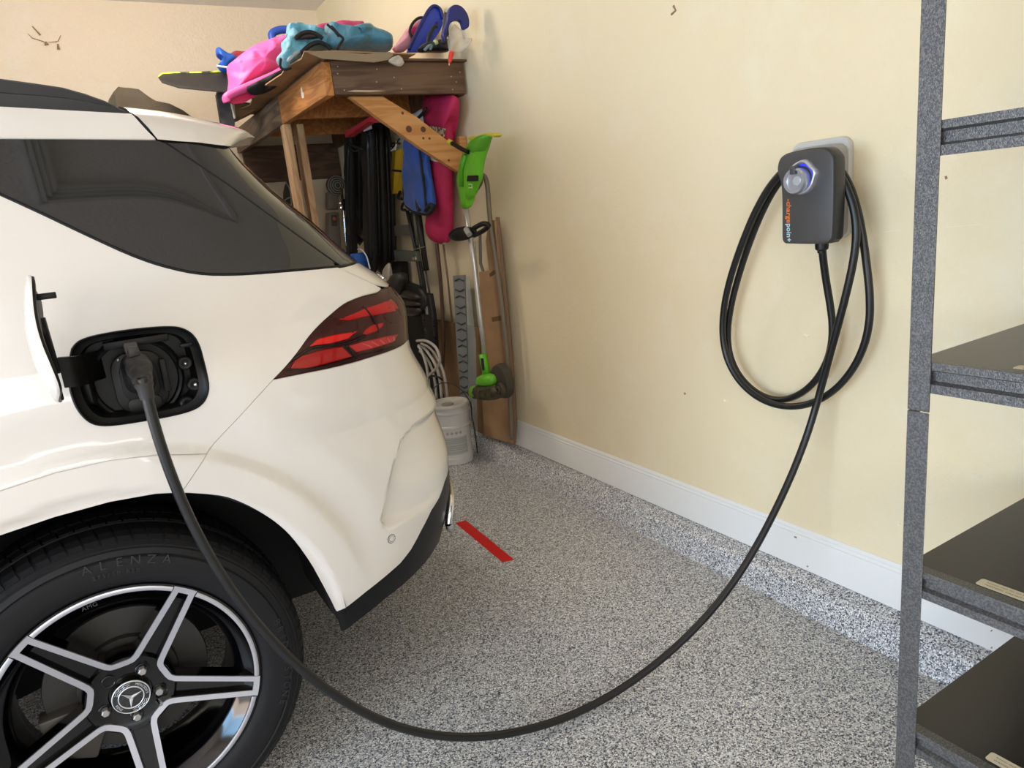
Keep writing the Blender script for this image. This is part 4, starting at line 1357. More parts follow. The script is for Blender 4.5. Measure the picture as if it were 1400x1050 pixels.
# hinge arm: a curved strap from the flap into the port
arc_ = spline([(-.010, 1.660, 1.105), (-.030, 1.625, 1.107), (-.042, 1.585, 1.110), (-.056, 1.560, 1.113), (-.078, 1.556, 1.116)], 5)
mb = MB()
for p in arc_:
    mb.v += [(p.x, p.y, p.z - .029), (p.x, p.y, p.z + .029), (p.x + .003, p.y + .010, p.z + .029), (p.x + .003, p.y + .010, p.z - .029)]
for i in range(len(arc_) - 1):
    mb.f += [(i * 4 + j, i * 4 + (j + 1) % 4, (i + 1) * 4 + (j + 1) % 4, (i + 1) * 4 + j) for j in range(4)]
mb.f += [(3, 2, 1, 0), tuple(len(mb.v) - 4 + j for j in range(4))]
mb.obj('hinge_arm', PORTM, flap, auto=40)

# ---------------------------------------------------------------- wall charger
ch = thing('wall_charger', 'dark grey electric car wall charger on a white backplate, black cable looped round it', 'charger', (1.80, 1.25, 1.16))


def under(o, root):
    o.parent = root
    o.matrix_parent_inverse = Matrix.Translation(-Vector(root.location)) if root.rotation_euler.z == 0 else root.matrix_world.inverted()
    return o


PLATE = mat('backplate_white', (196, 194, 188), .45)
CHG = mat('charger_graphite', (78, 77, 76), .38, .25)
CHE = mat('charger_edge', (46, 46, 47), .42)
mb = MB().prism(rrect(.180, .268, .030, 8), (1.81, 1.305, 1.296), (0, -1, 0), (0, 0, 1), (-1, 0, 0), .022)
under(mb.obj('backplate', PLATE, bevel=.003), ch)
mb = MB().prism(rrect(.150, .250, .026, 8), (1.788, 1.292, 1.288), (0, -1, 0), (0, 0, 1), (-1, 0, 0), .045)
under(mb.obj('spacer', mat('spacer_grey', (158, 156, 152), .45), bevel=.004), ch)
mb = MB().prism(rrect(.105, .190, .03, 8), (1.744, 1.262, 1.290), (0, -1, 0), (0, 0, 1), (-1, 0, 0), .075)
under(mb.obj('cable_core', CHE), ch)
# front shell: wider shoulders, slightly waisted left side
sh = [(-.071, -.117), (-.078, -.112), (-.080, -.100), (-.0795, -.04), (-.080, .02), (-.084, .050), (-.092, .072), (-.0935, .090), (-.088, .106), (-.076, .116), (-.055, .1205), (.0, .1235), (.040, .1215), (.060, .116), (.073, .103), (.0785, .085), (.079, .0), (.076, -.098), (.070, -.112), (.058, -.1185), (0, -.119)]
sh = [(p.x, p.y) for p in spline([(a, b, 0) for a, b in sh + sh[:1]], 3)[:-1]]
c0 = Vector((1.640, 1.232, 1.281))
k = len(sh)
mb = MB()
for sc, dx in ((.90, .050), (.965, .046), (1.0, .036), (1.0, .010), (.985, .003), (.965, .0005), (.93, 0)):
    mb.v += [(c0.x + dx, c0.y - a * sc, c0.z + b * sc) for a, b in sh]
mb.f += [(i * k + j, i * k + (j + 1) % k, (i + 1) * k + (j + 1) % k, (i + 1) * k + j) for i in range(6) for j in range(k)]
mb.f += [tuple(range(k)), tuple(range(7 * k - 1, 6 * k - 1, -1))]
under(mb.obj('housing', CHE, auto=35), ch)
mb = MB()
for sc, dx in ((.965, .001), (.955, -.0012), (.94, -.0016)):
    mb.v += [(c0.x + dx, c0.y - a * sc, c0.z + b * sc) for a, b in sh]
mb.f += [(i * k + j, i * k + (j + 1) % k, (i + 1) * k + (j + 1) % k, (i + 1) * k + j) for i in range(2) for j in range(k)]
mb.f += [tuple(range(3 * k - 1, 2 * k - 1, -1))]
under(mb.obj('front_face', CHG, auto=35), ch)
# holster: silver collar with two ears, blue lit ring, plug nose
hc = Vector((1.638, 1.243, 1.333))
SILV = mat('holster_silver', (196, 198, 204), .3, .7)
col = []
for j in range(64):
    a = 2 * PI * j / 64
    r = .043 + .0115 * math.exp(-((((a - math.radians(178) + PI) % (2 * PI)) - PI) / .20)**2) + .006 * math.exp(-((((a - math.radians(15) + PI) % (2 * PI)) - PI) / .30)**2) + .004 * math.exp(-((((a - math.radians(75) + PI) % (2 * PI)) - PI) / .4)**2)
    col.append((r * math.cos(a), r * math.sin(a)))
mb = MB()
for sc, dx in ((1.0, .0), (1.0, -.004), (.95, -.011), (.88, -.014), (.80, -.012), (.76, -.002)):
    mb.v += [(hc.x + dx, hc.y - a * sc, hc.z + b * sc) for a, b in col]
k = 64
mb.f += [(i * k + j, i * k + (j + 1) % k, (i + 1) * k + (j + 1) % k, (i + 1) * k + j) for i in range(5) for j in range(k)]
hol = under(mb.obj('holster', SILV, smooth=True), ch)
MB().lathe([(.036, -.004), (.030, -.005), (.029, -.002)], 40, c=tuple(hc), axis='x').obj('light_ring', mat('blue_led', (60, 70, 220), .3, emit=((60, 70, 255), .35)), hol, smooth=True)
noz = hc + Vector((-.006, .007, -.006))
MB().lathe([(.0325, .004), (.0325, -.020), (.0305, -.0235), (.0275, -.0235), (.026, -.020), (.0255, -.016), (.0, -.016)], 40, c=tuple(noz), axis='x').obj('plug_nose', SILV, hol, auto=40)
MB().lathe([(.013, -.012), (.013, -.020), (.0115, -.0215), (.0, -.0215)], 28, c=tuple(noz + Vector((0, -.008, .0))), axis='x').obj('plug_centre', mat('holster_pale', (188, 192, 198), .35, .4), hol, auto=40)
mb = MB().box((noz.x - .026, noz.y - .007, noz.z + .017), (noz.x - .004, noz.y + .009, noz.z + .038))
mb.obj('latch_slot', mat('latch_grey', (70, 70, 72), .4), hol, bevel=.0015)
# lettering, reading downwards
ORG = mat('logo_orange', (236, 118, 44), .5)
BLU = mat('logo_pale_blue', (176, 208, 216), .5)
x_, y_ = c0.x - .0019, 1.2875
lg = text('logo', '-charge', (x_, y_, 1.2830), (0, 0, -1), (0, -1, 0), .0212, ORG)
zend = min(v.co.z for v in lg.data.vertices)
under(lg, ch)
under(text('logo', 'poin+', (x_, y_, zend - .0012), (0, 0, -1), (0, -1, 0), .0212, BLU), ch)

# ---------------------------------------------------------------- charging cable (one thing: gland, cable, connector)
CABLE =  [(1.7,1.231,1.152),(1.7,1.23,1.137),(1.72,1.24,1.092),(1.735,1.242,1.043),(1.745,1.236,0.979),(1.75,1.228,0.93),(1.755,1.233,0.88),(1.76,1.249,0.811),(1.76,1.282,0.755),(1.76,1.34,0.701),(1.76,1.402,0.663),(1.76,1.467,0.656),(1.76,1.546,0.685),(1.76,1.604,0.734),(1.76,1.632,0.798),(1.755,1.631,0.877),(1.75,1.599,0.974),(1.745,1.556,1.067),(1.74,1.516,1.155),(1.735,1.467,1.238),(1.73,1.41,1.324),(1.725,1.357,1.374),(1.72,1.281,1.39),(1.72,1.229,1.381),(1.725,1.199,1.357),(1.73,1.17,1.312),(1.735,1.148,1.245),(1.74,1.14,1.165),(1.745,1.129,1.09),(1.75,1.122,1.015),(1.75,1.116,0.955),(1.755,1.13,0.883),(1.755,1.162,0.807),(1.755,1.214,0.741),(1.75,1.274,0.689),(1.74,1.345,0.658),(1.74,1.428,0.652),(1.735,1.501,0.667),(1.73,1.571,0.716),(1.73,1.621,0.786),(1.73,1.629,0.862),(1.72,1.609,0.959),(1.715,1.573,1.052),(1.71,1.529,1.124),(1.705,1.501,1.176),(1.7,1.452,1.265),(1.7,1.401,1.325),(1.695,1.343,1.382),(1.69,1.267,1.395),(1.69,1.216,1.384),(1.695,1.183,1.354),(1.7,1.157,1.298),(1.7,1.131,1.24),(1.7,1.124,1.183),(1.7,1.135,1.118),(1.7,1.154,1.036),(1.7,1.178,0.95),(1.71,1.21,0.858),(1.72,1.243,0.769),(1.73,1.267,0.691),(1.696,1.271,0.608),(1.638,1.277,0.502),(1.567,1.285,0.402),(1.496,1.292,0.312),(1.426,1.3,0.236),(1.344,1.309,0.172),(1.263,1.318,0.124),(1.173,1.328,0.081),(1.085,1.337,0.052),(1.0,1.346,0.031),(0.918,1.355,0.02),(0.84,1.364,0.017),(0.765,1.372,0.024),(0.703,1.379,0.036),(0.644,1.385,0.051),(0.587,1.391,0.071),(0.532,1.397,0.096),(0.48,1.403,0.126),(0.43,1.408,0.16),(0.383,1.414,0.201),(0.338,1.418,0.245),(0.282,1.425,0.313),(0.23,1.43,0.39),(0.19,1.435,0.466),(0.152,1.439,0.544),(0.128,1.441,0.611),(0.105,1.444,0.678),(0.089,1.446,0.737),(0.076,1.447,0.798),(0.065,1.448,0.855),(0.058,1.449,0.917),(0.052,1.45,0.97),(0.05,1.45,1.028),(0.05,1.45,1.07),(0.05,1.45,1.098)]

cb = thing('charging_cable', 'thick black charging cable looped on the wall charger, sagging across to the open charge port', 'cable', (1.70, 1.231, 1.15))
pts = spline(smooth_path(CABLE, 2), 5)
under(MB().tube(pts, .0103, 12).obj('cord', CABLEM, smooth=True), cb)
mb = MB().lathe([(.014, .022), (.0175, .018), (.0175, -.002), (.0165, -.012), (.0115, -.016), (.0110, -.022)], 24, c=(1.70, 1.2315, 1.155), axis='z')
under(mb.obj('cable_gland', BLACKP, auto=40), cb)
# connector: rubber boot with rings, body, latch
b0, b1 = Vector((.050, 1.452, 1.085)), Vector((.048, 1.640, 1.098))
mid = [(.050, 1.45, 1.060), (.050, 1.458, 1.085), (.050, 1.475, 1.101), (.049, 1.50, 1.109)]
bp = spline([(.050, 1.449, 1.055), (.050, 1.456, 1.082), (.050, 1.478, 1.103), (.050, 1.505, 1.108), (.050, 1.54, 1.104)], 9)
rs = []
for i, p in enumerate(bp):
    t = i / (len(bp) - 1)
    rs.append(.0118 + .010 * min(1, t * 1.3) + (.0016 if (i // 2) % 2 == 0 and .15 < t < .85 else 0))
under(MB().tube(bp, rs, 20).obj('strain_relief', mat('boot_rubber', (40, 39, 39), .6), auto=25), cb)
mb = MB()
V = []
for y, w2, h2, dz in ((1.525, .044, .048, .0), (1.535, .050, .056, -.002), (1.56, .054, .074, -.012), (1.60, .056, .084, -.022), (1.642, .058, .084, -.026)):
    V += [(.050 + a, y, 1.104 + dz + b) for a, b in rrect(w2, h2, min(w2, h2) * .42, 5)]
k = 24
mb.v = V
mb.f = [(i * k + j, i * k + (j + 1) % k, (i + 1) * k + (j + 1) % k, (i + 1) * k + j) for i in range(4) for j in range(k)] + [tuple(range(k)), tuple(range(5 * k - 1, 4 * k - 1, -1))]
under(mb.obj('connector_body', mat('connector_black', (16, 17, 20), .4), auto=40), cb)
mb = MB().obox((.046, 1.520, 1.130), (.046, 1.585, 1.144), .024, .012).box((.037, 1.508, 1.128), (.055, 1.522, 1.148))
under(mb.obj('latch', mat('latch_charcoal', (52, 50, 48), .5), bevel=.003), cb)

# ---------------------------------------------------------------- steel shelving unit
su = thing('shelving_unit', 'dark grey hammered steel shelving unit with black shelf boards against the beige wall', 'shelving', (1.19, -.3, 0))
SX0, SX1, SY0, SY1 = 1.192, 1.79, -.53, .691
for (px, py, dx, dy) in ((SX0, SY1, 1, -1), (SX0, SY0, 1, 1), (SX1, SY1, -1, -1), (SX1, SY0, -1, 1)):
    for z0, z1, g in ((.0, .914, 0), (.916, 1.83, .0006)):
        mb = MB()
        t = .0022 + g
        # L section: one flange along y, the other along x
        a = (min(px, px + dx * t), min(py, py + dy * .038), z0)
        b = (max(px, px + dx * t), max(py, py + dy * .038), z1)
        mb.box(a, b)
        a = (min(px + dx * t, px + dx * .038), min(py, py + dy * t), z0)
        b = (max(px + dx * t, px + dx * .038), max(py, py + dy * t), z1)
        mb.box(a, b)
        under(mb.obj('post', HAMMER, bevel=.0008, seg=1), su)
    mb = MB().box((min(px, px + dx * .04) - .002, min(py, py + dy * .04) - .002, 0), (max(px, px + dx * .04) + .002, max(py, py + dy * .04) + .002, .012))
    under(mb.obj('foot', BLACKP, bevel=.002), su)
levels = (.262, .606, 1.000, 1.392, 1.818)
for zt in levels:
    for x, s in ((SX0 + .0035, 1), (SX1 - .0035, -1)):
        # stepped Z beam: top lip, recessed web, lower flange
        pr = [(0, .004), (0, -.009), (.010, -.013), (.010, -.030), (.0, -.034), (.0, -.050), (.002, -.050), (.002, -.035), (.012, -.031), (.012, -.012), (.002, -.007), (.002, .002), (.022, .002), (.022, .004)]
        k = len(pr)
        V = [(x + s * a, y, zt + b) for y in (SY0 + .004, SY1 - .004) for a, b in pr]
        mb = MB().add(V, [(i, (i + 1) % k, k + (i + 1) % k, k + i) for i in range(k)] + [tuple(range(k)), tuple(range(2 * k - 1, k - 1, -1))])
        under(mb.obj('beam', HAMMER, auto=30), su)
    for y, s in ((SY0 + .0035, 1), (SY1 - .0035, -1)):
        mb = MB().box((SX0 + .006, min(y, y + s * .003), zt - .045), (SX1 - .006, max(y, y + s * .003), zt + .001))
        under(mb.obj('side_beam', HAMMER), su)
    sb = under(MB().box((SX0 + .0075, SY0 + .006, zt - .008), (SX1 - .0065, SY1 - .0015, zt + .0035)).obj('shelf_board', SHELFTOP, bevel=.001, seg=1), su)
    if zt in (.606, 1.0, .262):
        y1 = .578 if zt == .606 else .545
        xa = 1.222 if zt == .606 else 1.225
        lb = MB().prism(rrect(.26, .026, .005, 3), (xa + .013, y1 - .13, zt + .0036), (0, 1, 0), (-1, 0, 0), (0, 0, 1), .0003)
        lo = under(lb.obj('sticker', mat('sticker_cream', (222, 210, 178), .5)), su)
        lines = ('WARNING  Load each shelf evenly. Keep the heaviest items on the', 'bottom shelf. Do not climb. Assemble on a level floor and fix to wall.')
        for i, s_ in enumerate(lines):
            t_ = text('sticker_print', s_, (xa + .008 + i * .010, y1 - .012, zt + .0041), (0, -1, 0), (1, 0, 0), .0062, mat('sticker_ink', (96, 84, 66), .6), extrude=0)
            under(t_, su)
# red tape on the floor
tape = MB().prism([(1.180, 2.704), (1.229, 2.700), (1.203, 2.232), (1.157, 2.246)], (0, 0, .0004), (1, 0, 0), (0, 1, 0), (0, 0, 1), .0006).obj('floor_tape', mat('red_tape', (206, 26, 24), .45))
tag(tape, 'strip of bright red tape stuck to the flaked floor behind the car', 'tape')

# ---------------------------------------------------------------- storage loft in the far corner
W_DARK = wood('wood_dark_stained', (112, 84, 62), (84, 60, 44), 'x', 9)
W_ORANGE = wood('wood_orange_fir', (200, 136, 74), (172, 108, 54), 'y', 10)
W_GREY = wood('wood_weathered', (134, 112, 88), (96, 76, 58), 'y', 7)
W_PALE = wood('wood_pale_stud', (196, 162, 124), (172, 134, 96), 'z', 10)
W_PINE = wood('wood_pine', (206, 150, 92), (186, 126, 68), 'x', 8)
CARD = mat('cardboard', (166, 132, 94), .8, noise_col=((144, 112, 80), 6, .4, .7))
KNOT = mat('wood_knot', (96, 56, 30), .6)
loft = thing('storage_loft', 'wooden storage loft of stained boards built into the far corner', 'loft', (1.46, 4.3, 0))
lx0, ly0 = 1.12, 3.30
under(MB().box((lx0 + .004, ly0, 1.912), (1.792, ly0 + .038, 2.055)).obj('front_board', W_DARK, bevel=.003), loft)
under(MB().box((lx0 - .02, ly0 - .020, 2.056), (1.806, ly0 + .10, 2.066)).obj('top_ledge', W_DARK, bevel=.002), loft)
under(MB().box((lx0 - .036, ly0 + .002, 1.908), (lx0 + .003, 4.125, 2.050)).obj('side_board', W_ORANGE, bevel=.003), loft)
under(MB().box((lx0 - .034, 4.127, 1.908), (lx0 + .003, 5.44, 2.050)).obj('side_board', W_GREY, bevel=.003), loft)
under(MB().box((lx0 - .02, ly0 + .101, 2.052), (1.806, 5.45, 2.066)).obj('deck', W_GREY), loft)
for y in (3.95, 4.62):
    under(MB().box((lx0 + .005, y, 1.912), (1.80, y + .038, 2.050)).obj('joist', W_ORANGE), loft)
under(MB().box((lx0, 5.428, 1.70), (1.806, 5.466, 1.95)).obj('ledger_board', W_DARK), loft)
under(MB().box((1.772, 3.345, 1.912), (1.806, 5.42, 2.050)).obj('ledger_board', W_DARK), loft)
under(MB().box((1.085, 4.10, 0), (1.123, 4.19, 1.907)).obj('post', W_PALE, bevel=.003), loft)
under(MB().box((1.160, 4.12, 0), (1.198, 4.21, 1.907)).obj('post', W_PALE, bevel=.003), loft)
bp0, bp1 = Vector((1.245, 3.336, 1.955)), Vector((1.795, 3.336, 1.535))
under(MB().box((1.765, 3.372, 1.405), (1.806, 3.412, 1.72)).obj('wall_cleat', W_PINE, bevel=.003), loft)
dirb = (bp1 - bp0).normalized()
perp = Vector((dirb.z, 0, -dirb.x)).normalized()
br = MB().add([tuple(p) for p in [(1.204,3.336,1.909),(1.365,3.336,1.908),(1.528,3.336,1.812),(1.701,3.336,1.68),(1.779,3.336,1.638),(1.752,3.336,1.589),(1.721,3.336,1.544),(1.527,3.336,1.67),(1.339,3.336,1.807)]] + [(p[0], 3.371, p[2]) for p in [(1.204,3.336,1.909),(1.365,3.336,1.908),(1.528,3.336,1.812),(1.701,3.336,1.68),(1.779,3.336,1.638),(1.752,3.336,1.589),(1.721,3.336,1.544),(1.527,3.336,1.67),(1.339,3.336,1.807)]],
              [tuple(range(9)), tuple(range(17, 8, -1))] + [(i, (i + 1) % 9, 9 + (i + 1) % 9, 9 + i) for i in range(9)]).obj('brace', W_PINE)
under(br, loft)
mb = MB()
for t, s, r in ((.10, .02, .006), (.44, -.015, .016), (.53, .028, .014), (.56, -.008, .006), (.60, .01, .006), (.80, -.02, .006), (.35, .03, .007)):
    c = bp0.lerp(bp1, t) - perp * s
    mb.lathe([(r, -.0004), (r * .6, -.0008), (0, -.0008)], 14, c=(c.x, c.y, c.z), axis='y')
kn = mb.obj('knot', KNOT)
kn.parent = br
kn.matrix_parent_inverse = Matrix.Translation(-Vector(loft.location))
kn.matrix_parent_inverse = Matrix.Identity(4)
kn.matrix_parent_inverse = (Matrix.Translation(loft.location) @ br.matrix_parent_inverse).inverted()
# bare scrape on the front board, torn label on the side board
mb = MB().prism([(-.09, 0), (-.05, .006), (.05, .004), (.10, .001), (.02, -.004), (-.05, -.003)], (1.27, ly0 - .0008, 1.925), (1, 0, 0), (0, 0, 1), (0, 1, 0), .001)
under(mb.obj('bare_scrape', mat('raw_wood', (196, 170, 136), .8)), loft)
mb = MB().prism([(-.02, -.022), (.014, -.026), (.022, -.004), (.006, .002), (.004, .028), (-.018, .02)], (lx0 - .0368, 3.66, 1.985), (0, -1, 0), (0, 0, 1), (1, 0, 0), .001)
under(mb.obj('paper_scrap', mat('white_paper', (232, 228, 216), .7)), loft)
mb = MB()
for x, z in ((1.15, 2.0), (1.155, 2.03), (1.17, 1.93), (1.33, 1.965), (1.42, 1.985), (1.72, 1.99), (1.745, 1.965), (1.34, 2.02), (1.77, 2.01), (1.72, 1.93), (1.45, 1.935)):
    mb.lathe([(.0032, -.001), (.002, -.002), (0, -.002)], 8, c=(x, ly0, z), axis='y')
under(mb.obj('nail_head', mat('nail', (190, 176, 150), .4, .5)), loft)


def cen(pts):
    c = Vector((0, 0, 0))
    for p in pts:
        c += Vector(p)
    return c / len(pts)


def pillow(name, pts, n, t, m, wr=.0, rings=5, sm=3, parent=None, seed=0, wscale=14, back=None):
    """soft bag: outline pts, half thickness t along n"""
    P = spline(list(pts) + [pts[0]], sm)[:-1]
    c = cen(P)
    n = Vector(n).normalized()
    k = len(P)
    mb = MB()
    V = []
    bk = t if back is None else back
    order = [(-1, j) for j in range(rings - 1, 0, -1)] + [(0, 0)] + [(1, j) for j in range(1, rings)]
    for sgn, j in order:
        a = j / rings * PI / 2
        sc = math.cos(a) ** .8
        h = math.sin(a) ** .75 * (t if sgn > 0 else bk) * (1 if sgn > 0 else -1) if sgn else 0
        for p in P:
            q = c + (p - c) * sc + n * h
            if wr and sgn >= 0:
                q += n * wr * noise.noise(q * wscale + Vector((seed, 0, 0))) * (1 if sgn > 0 else .5)
            V.append(q)
    L = len(order)
    F = [(i * k + j, i * k + (j + 1) % k, (i + 1) * k + (j + 1) % k, (i + 1) * k + j) for i in range(L - 1) for j in range(k)]
    V += [c - n * bk, c + n * (t + wr * noise.noise(c * wscale))]
    F += [(j, L * k, (j + 1) % k) for j in range(k)]
    F += [((L - 1) * k + j, (L - 1) * k + (j + 1) % k, L * k + 1) for j in range(k)]
    return mb.add(V, F).obj(name, m, parent, smooth=True)


def slab(name, pts, n, t, m, parent=None, bevel=0):
    n = Vector(n).normalized()
    A = [Vector(p) for p in pts]
    k = len(A)
    mb = MB().add([tuple(p) for p in A] + [tuple(p + n * t) for p in A], [tuple(range(k)), tuple(range(2 * k - 1, k - 1, -1))] + [(i, (i + 1) % k, k + (i + 1) % k, k + i) for i in range(k)])
    return mb.obj(name, m, parent, bevel=bevel)


def kid(o, par):
    """child of a mesh thing standing at the origin"""
    o.parent = par
    return o


NX, NY = Vector((-1, 0, 0)), Vector((0, -1, 0))

# cardboard laid over the loft, drooping past its edge
edge = [(1.000, 3.215), (.995, 3.45), (1.008, 3.62), (.990, 3.80), (.999, 3.95), (.972, 4.15), (.985, 4.30), (.975, 4.55), (.965, 4.74), (1.01, 4.78), (1.10, 4.80)]
mb = MB()
V = []
ny = 14
for j in range(ny + 1):
    y = 3.205 + (4.80 - 3.205) * j / ny
    xe = .985 + .012 * math.sin(j * 1.9) + .008 * math.sin(j * .7)
    for i, x in enumerate((xe, 1.05, 1.12, 1.24, 1.36, 1.50)):
        z = 2.069 + (.004 * math.sin(y * 9 + x * 5) if i > 1 else -.004 - .004 * math.sin(j * 1.3))
        V.append((x, y, z))
mb.add(V, [(j * 6 + i, j * 6 + i + 1, (j + 1) * 6 + i + 1, (j + 1) * 6 + i) for j in range(ny) for i in range(5)])
o = mb.obj('cardboard_sheet', CARD)
md = o.modifiers.new('s', 'SOLIDIFY')
md.thickness = .006
md.offset = 1
tag(o, 'flattened brown cardboard lying on the loft, its edge sticking out over the side board', 'cardboard')
o = slab('paper_edge', [(0.993,3.19,2.06),(1.122,3.19,2.068),(1.253,3.19,2.059),(1.369,3.19,2.07),(1.384,3.19,2.058),(1.353,3.19,2.036),(1.289,3.19,2.026),(1.181,3.19,2.031),(1.052,3.19,2.038)], (0, 1, 0), .008, mat('cardboard_grey', (142, 124, 100), .85))
tag(o, 'crumpled grey brown paper edge hanging over the loft front below the teal bag', 'paper')
# crumpled clear plastic scrap
o = pillow('plastic_scrap', [(1.372,3.18,2.047),(1.408,3.18,2.053),(1.426,3.18,2.029),(1.408,3.18,2.007),(1.374,3.18,2.016),(1.352,3.18,2.031)], NY, .02, mat('clear_plastic', (225, 215, 200), .12, alpha=.55), .02, wscale=60)
tag(o, 'small crumpled clear plastic scrap hanging off the loft edge', 'plastic')

# ---- things on the loft
# pink play tub tipped on its side
PINK = mat('pink_plastic', (240, 98, 168), .42)
PINKD = mat('pink_plastic_deep', (222, 40, 104), .42)
tub = thing('plastic_tub', 'bright pink moulded plastic tub lying tipped over the loft side', 'tub', (0.999,4.3,2.129))
outl = [(0.819,4.15,2.04),(0.85,4.15,2.13),(0.856,4.15,2.202),(0.887,4.15,2.231),(0.939,4.15,2.268),(1.002,4.15,2.305),(1.071,4.15,2.332),(1.145,4.15,2.355),(1.193,4.15,2.364),(1.205,4.15,2.317),(1.175,4.15,2.257),(1.131,4.15,2.212),(1.139,4.15,2.186),(1.079,4.15,2.16),(0.988,4.15,2.126),(0.905,4.15,2.086)]
body = pillow('shell', outl, NY, .13, PINK, .0, rings=14, sm=6)
for v in body.data.vertices:
    c = noise.voronoi(v.co * 8)[0]
    if v.co.y < 4.14:
        v.co.y += .07 * min(.35, c[1] - c[0])
under(body, tub)
rimpts = spline([(0.79,3.98,2),(0.791,3.98,2.024),(0.838,3.98,2.048),(0.947,3.98,2.09),(1.047,3.98,2.129),(1.101,3.98,2.158)], 5)
under(MB().tube(rimpts, .021, 10).obj('rim', PINK, smooth=True), tub)
o = slab('inside', [(0.799,4,2.01),(0.891,4,2.059),(1.105,4,2.155),(1.059,4,2.108),(0.949,4,2.037),(0.869,4,1.999),(0.818,4,1.996)], (0, 1, 0), .02, PINKD)
under(o, tub)
# black net bag hanging out of the tub
o = pillow('mesh_bag', [(0.885,3.93,2.063),(0.937,3.93,2.087),(1.024,3.93,2.126),(1.127,3.93,2.158),(1.146,3.93,2.137),(1.077,3.93,2.087),(0.986,3.93,2.038),(0.918,3.93,2.025),(0.885,3.93,2.042)], NY, .05, mat('black_mesh', (20, 20, 21), .7), .03, wscale=25)
tag(o, 'black bag stuffed between the pink tub and the cardboard', 'bag')
# blue swim toy and ring
BLUEP = mat('blue_plastic', (34, 96, 196), .42)
toy = pillow('blue_float', [(0.893,4.55,2.383),(0.91,4.55,2.391),(0.953,4.55,2.365),(0.98,4.55,2.358),(0.992,4.55,2.334),(0.943,4.55,2.287),(0.929,4.55,2.255),(0.902,4.55,2.263),(0.884,4.55,2.294),(0.907,4.55,2.31),(0.922,4.55,2.345),(0.891,4.55,2.352)], NY, .05, BLUEP, .02)
tag(toy, 'bright blue plastic beach toy behind the pink tub', 'toy')
o = MB().tube([(0.869,4.49,2.281),(0.895,4.49,2.277),(0.926,4.49,2.274)], .006, 8).obj('white_band', mat('white_cord', (220, 225, 235), .5), toy)
o = pillow('red_towel', [(0.966,4.6,2.364),(1.01,4.6,2.385),(1.063,4.6,2.382),(1.109,4.6,2.403),(1.08,4.6,2.362),(1.012,4.6,2.33)], NY, .03, mat('dull_red_cloth', (150, 54, 66), .85), .02)
tag(o, 'dull red cloth edge showing between the blue toy and the pink tub', 'cloth')
rg = spline([(1.209,4.5,2.426),(1.211,4.5,2.461),(1.257,4.5,2.482),(1.312,4.5,2.484),(1.339,4.5,2.465),(1.331,4.5,2.369),(1.284,4.5,2.247),(1.22,4.5,2.198),(1.185,4.5,2.266),(1.194,4.5,2.366),(1.209,4.5,2.426)], 6)
o = MB().tube(rg, .022, 10).obj('swim_ring', mat('blue_ring', (40, 78, 172), .4), smooth=True)
tag(o, 'blue rubber ring peeking over the pink tub', 'ring')
# boogie board
BBK = mat('board_black', (38, 36, 35), .6)
bpts = [(0.571,4.62,2.244),(0.597,4.62,2.264),(0.667,4.62,2.27),(0.783,4.62,2.272),(0.945,4.62,2.281),(1.026,4.62,2.27)]
bt = [Vector(p) for p in bpts]
top = [bt[0], bt[1], bt[2], bt[3], bt[4], bt[5]]
bo = [Vector(p) for p in [(0.542,4.35,2.18),(0.553,4.35,2.162),(0.63,4.35,2.136),(0.738,4.35,2.124),(0.861,4.35,2.112),(0.946,4.35,2.108)]]
mb = MB()
V = []
for i in range(6):
    a = top[i]
    pass
    V += [(a.x, 4.62, a.z), (a.x + (.02 if i == 0 else 0), 4.62, a.z - .030), (bo[i].x, bo[i].y, bo[i].z), (bo[i].x, bo[i].y, bo[i].z + .012)]
V += [(1.40, 4.62, 2.23), (1.40, 4.62, 2.20), (1.38, 4.35, 2.10), (1.38, 4.35, 2.112)]
mb.add(V, [(i * 4 + j, i * 4 + (j + 1) % 4, (i + 1) * 4 + (j + 1) % 4, (i + 1) * 4 + j) for i in range(6) for j in range(4)] + [(3, 2, 1, 0), (24, 25, 26, 27)])
board = mb.obj('bodyboard', BBK, bevel=.004)
tag(board, 'black bodyboard with a yellow green patterned edge jutting past the loft', 'bodyboard')
YG = mat('acid_yellow', (206, 226, 60), .55, noise_col=((40, 60, 40), 22, .48, .60))
mb = MB()
V = []
for i in range(5):
    a = top[i]
    V += [(a.x - .004, 4.612, a.z + .003), (a.x + (.0 if i else .016), 4.606, a.z - (.034 if i < 2 else .022)), (a.x + (.02 if i == 0 else 0), 4.630, a.z - .026), (a.x, 4.630, a.z + .005)]
mb.add(V, [(i * 4 + j, i * 4 + (j + 1) % 4, (i + 1) * 4 + (j + 1) % 4, (i + 1) * 4 + j) for i in range(4) for j in range(4)] + [(3, 2, 1, 0), (16, 17, 18, 19)])
mb.obj('patterned_edge', YG, board)
# framed dark panel by the tub
fr = slab('framed_panel', [(0.843,4.5,2.136),(0.904,4.5,2.19),(0.919,4.5,2.008),(0.91,4.5,1.96),(0.839,4.5,1.966)], (0, 1, 0), .05, mat('slate_panel', (62, 64, 68), .6, noise_col=((96, 92, 84), 18, .45, .65)))
tag(fr, 'dark framed panel with a pale edge leaning on the loft below the pink tub', 'frame')
MB().tube([(0.901,4.48,2.19),(0.909,4.48,2.104),(0.913,4.48,1.997)], .007, 6).obj('pale_edge', mat('pale_edging', (214, 204, 186), .6), fr)
MB().tube([(0.839,4.48,2.132),(0.9,4.48,2.186)], .005, 6).obj('top_edge', W_GREY, fr)
o = slab('cardboard_box', [(0.956,4.62,2.116),(1.058,4.62,2.103),(1.096,4.62,2.147),(1.145,4.62,2.18),(1.073,4.62,2.065),(0.981,4.62,2.026),(0.948,4.62,2.026)], (0, 1, 0), .2, CARD)
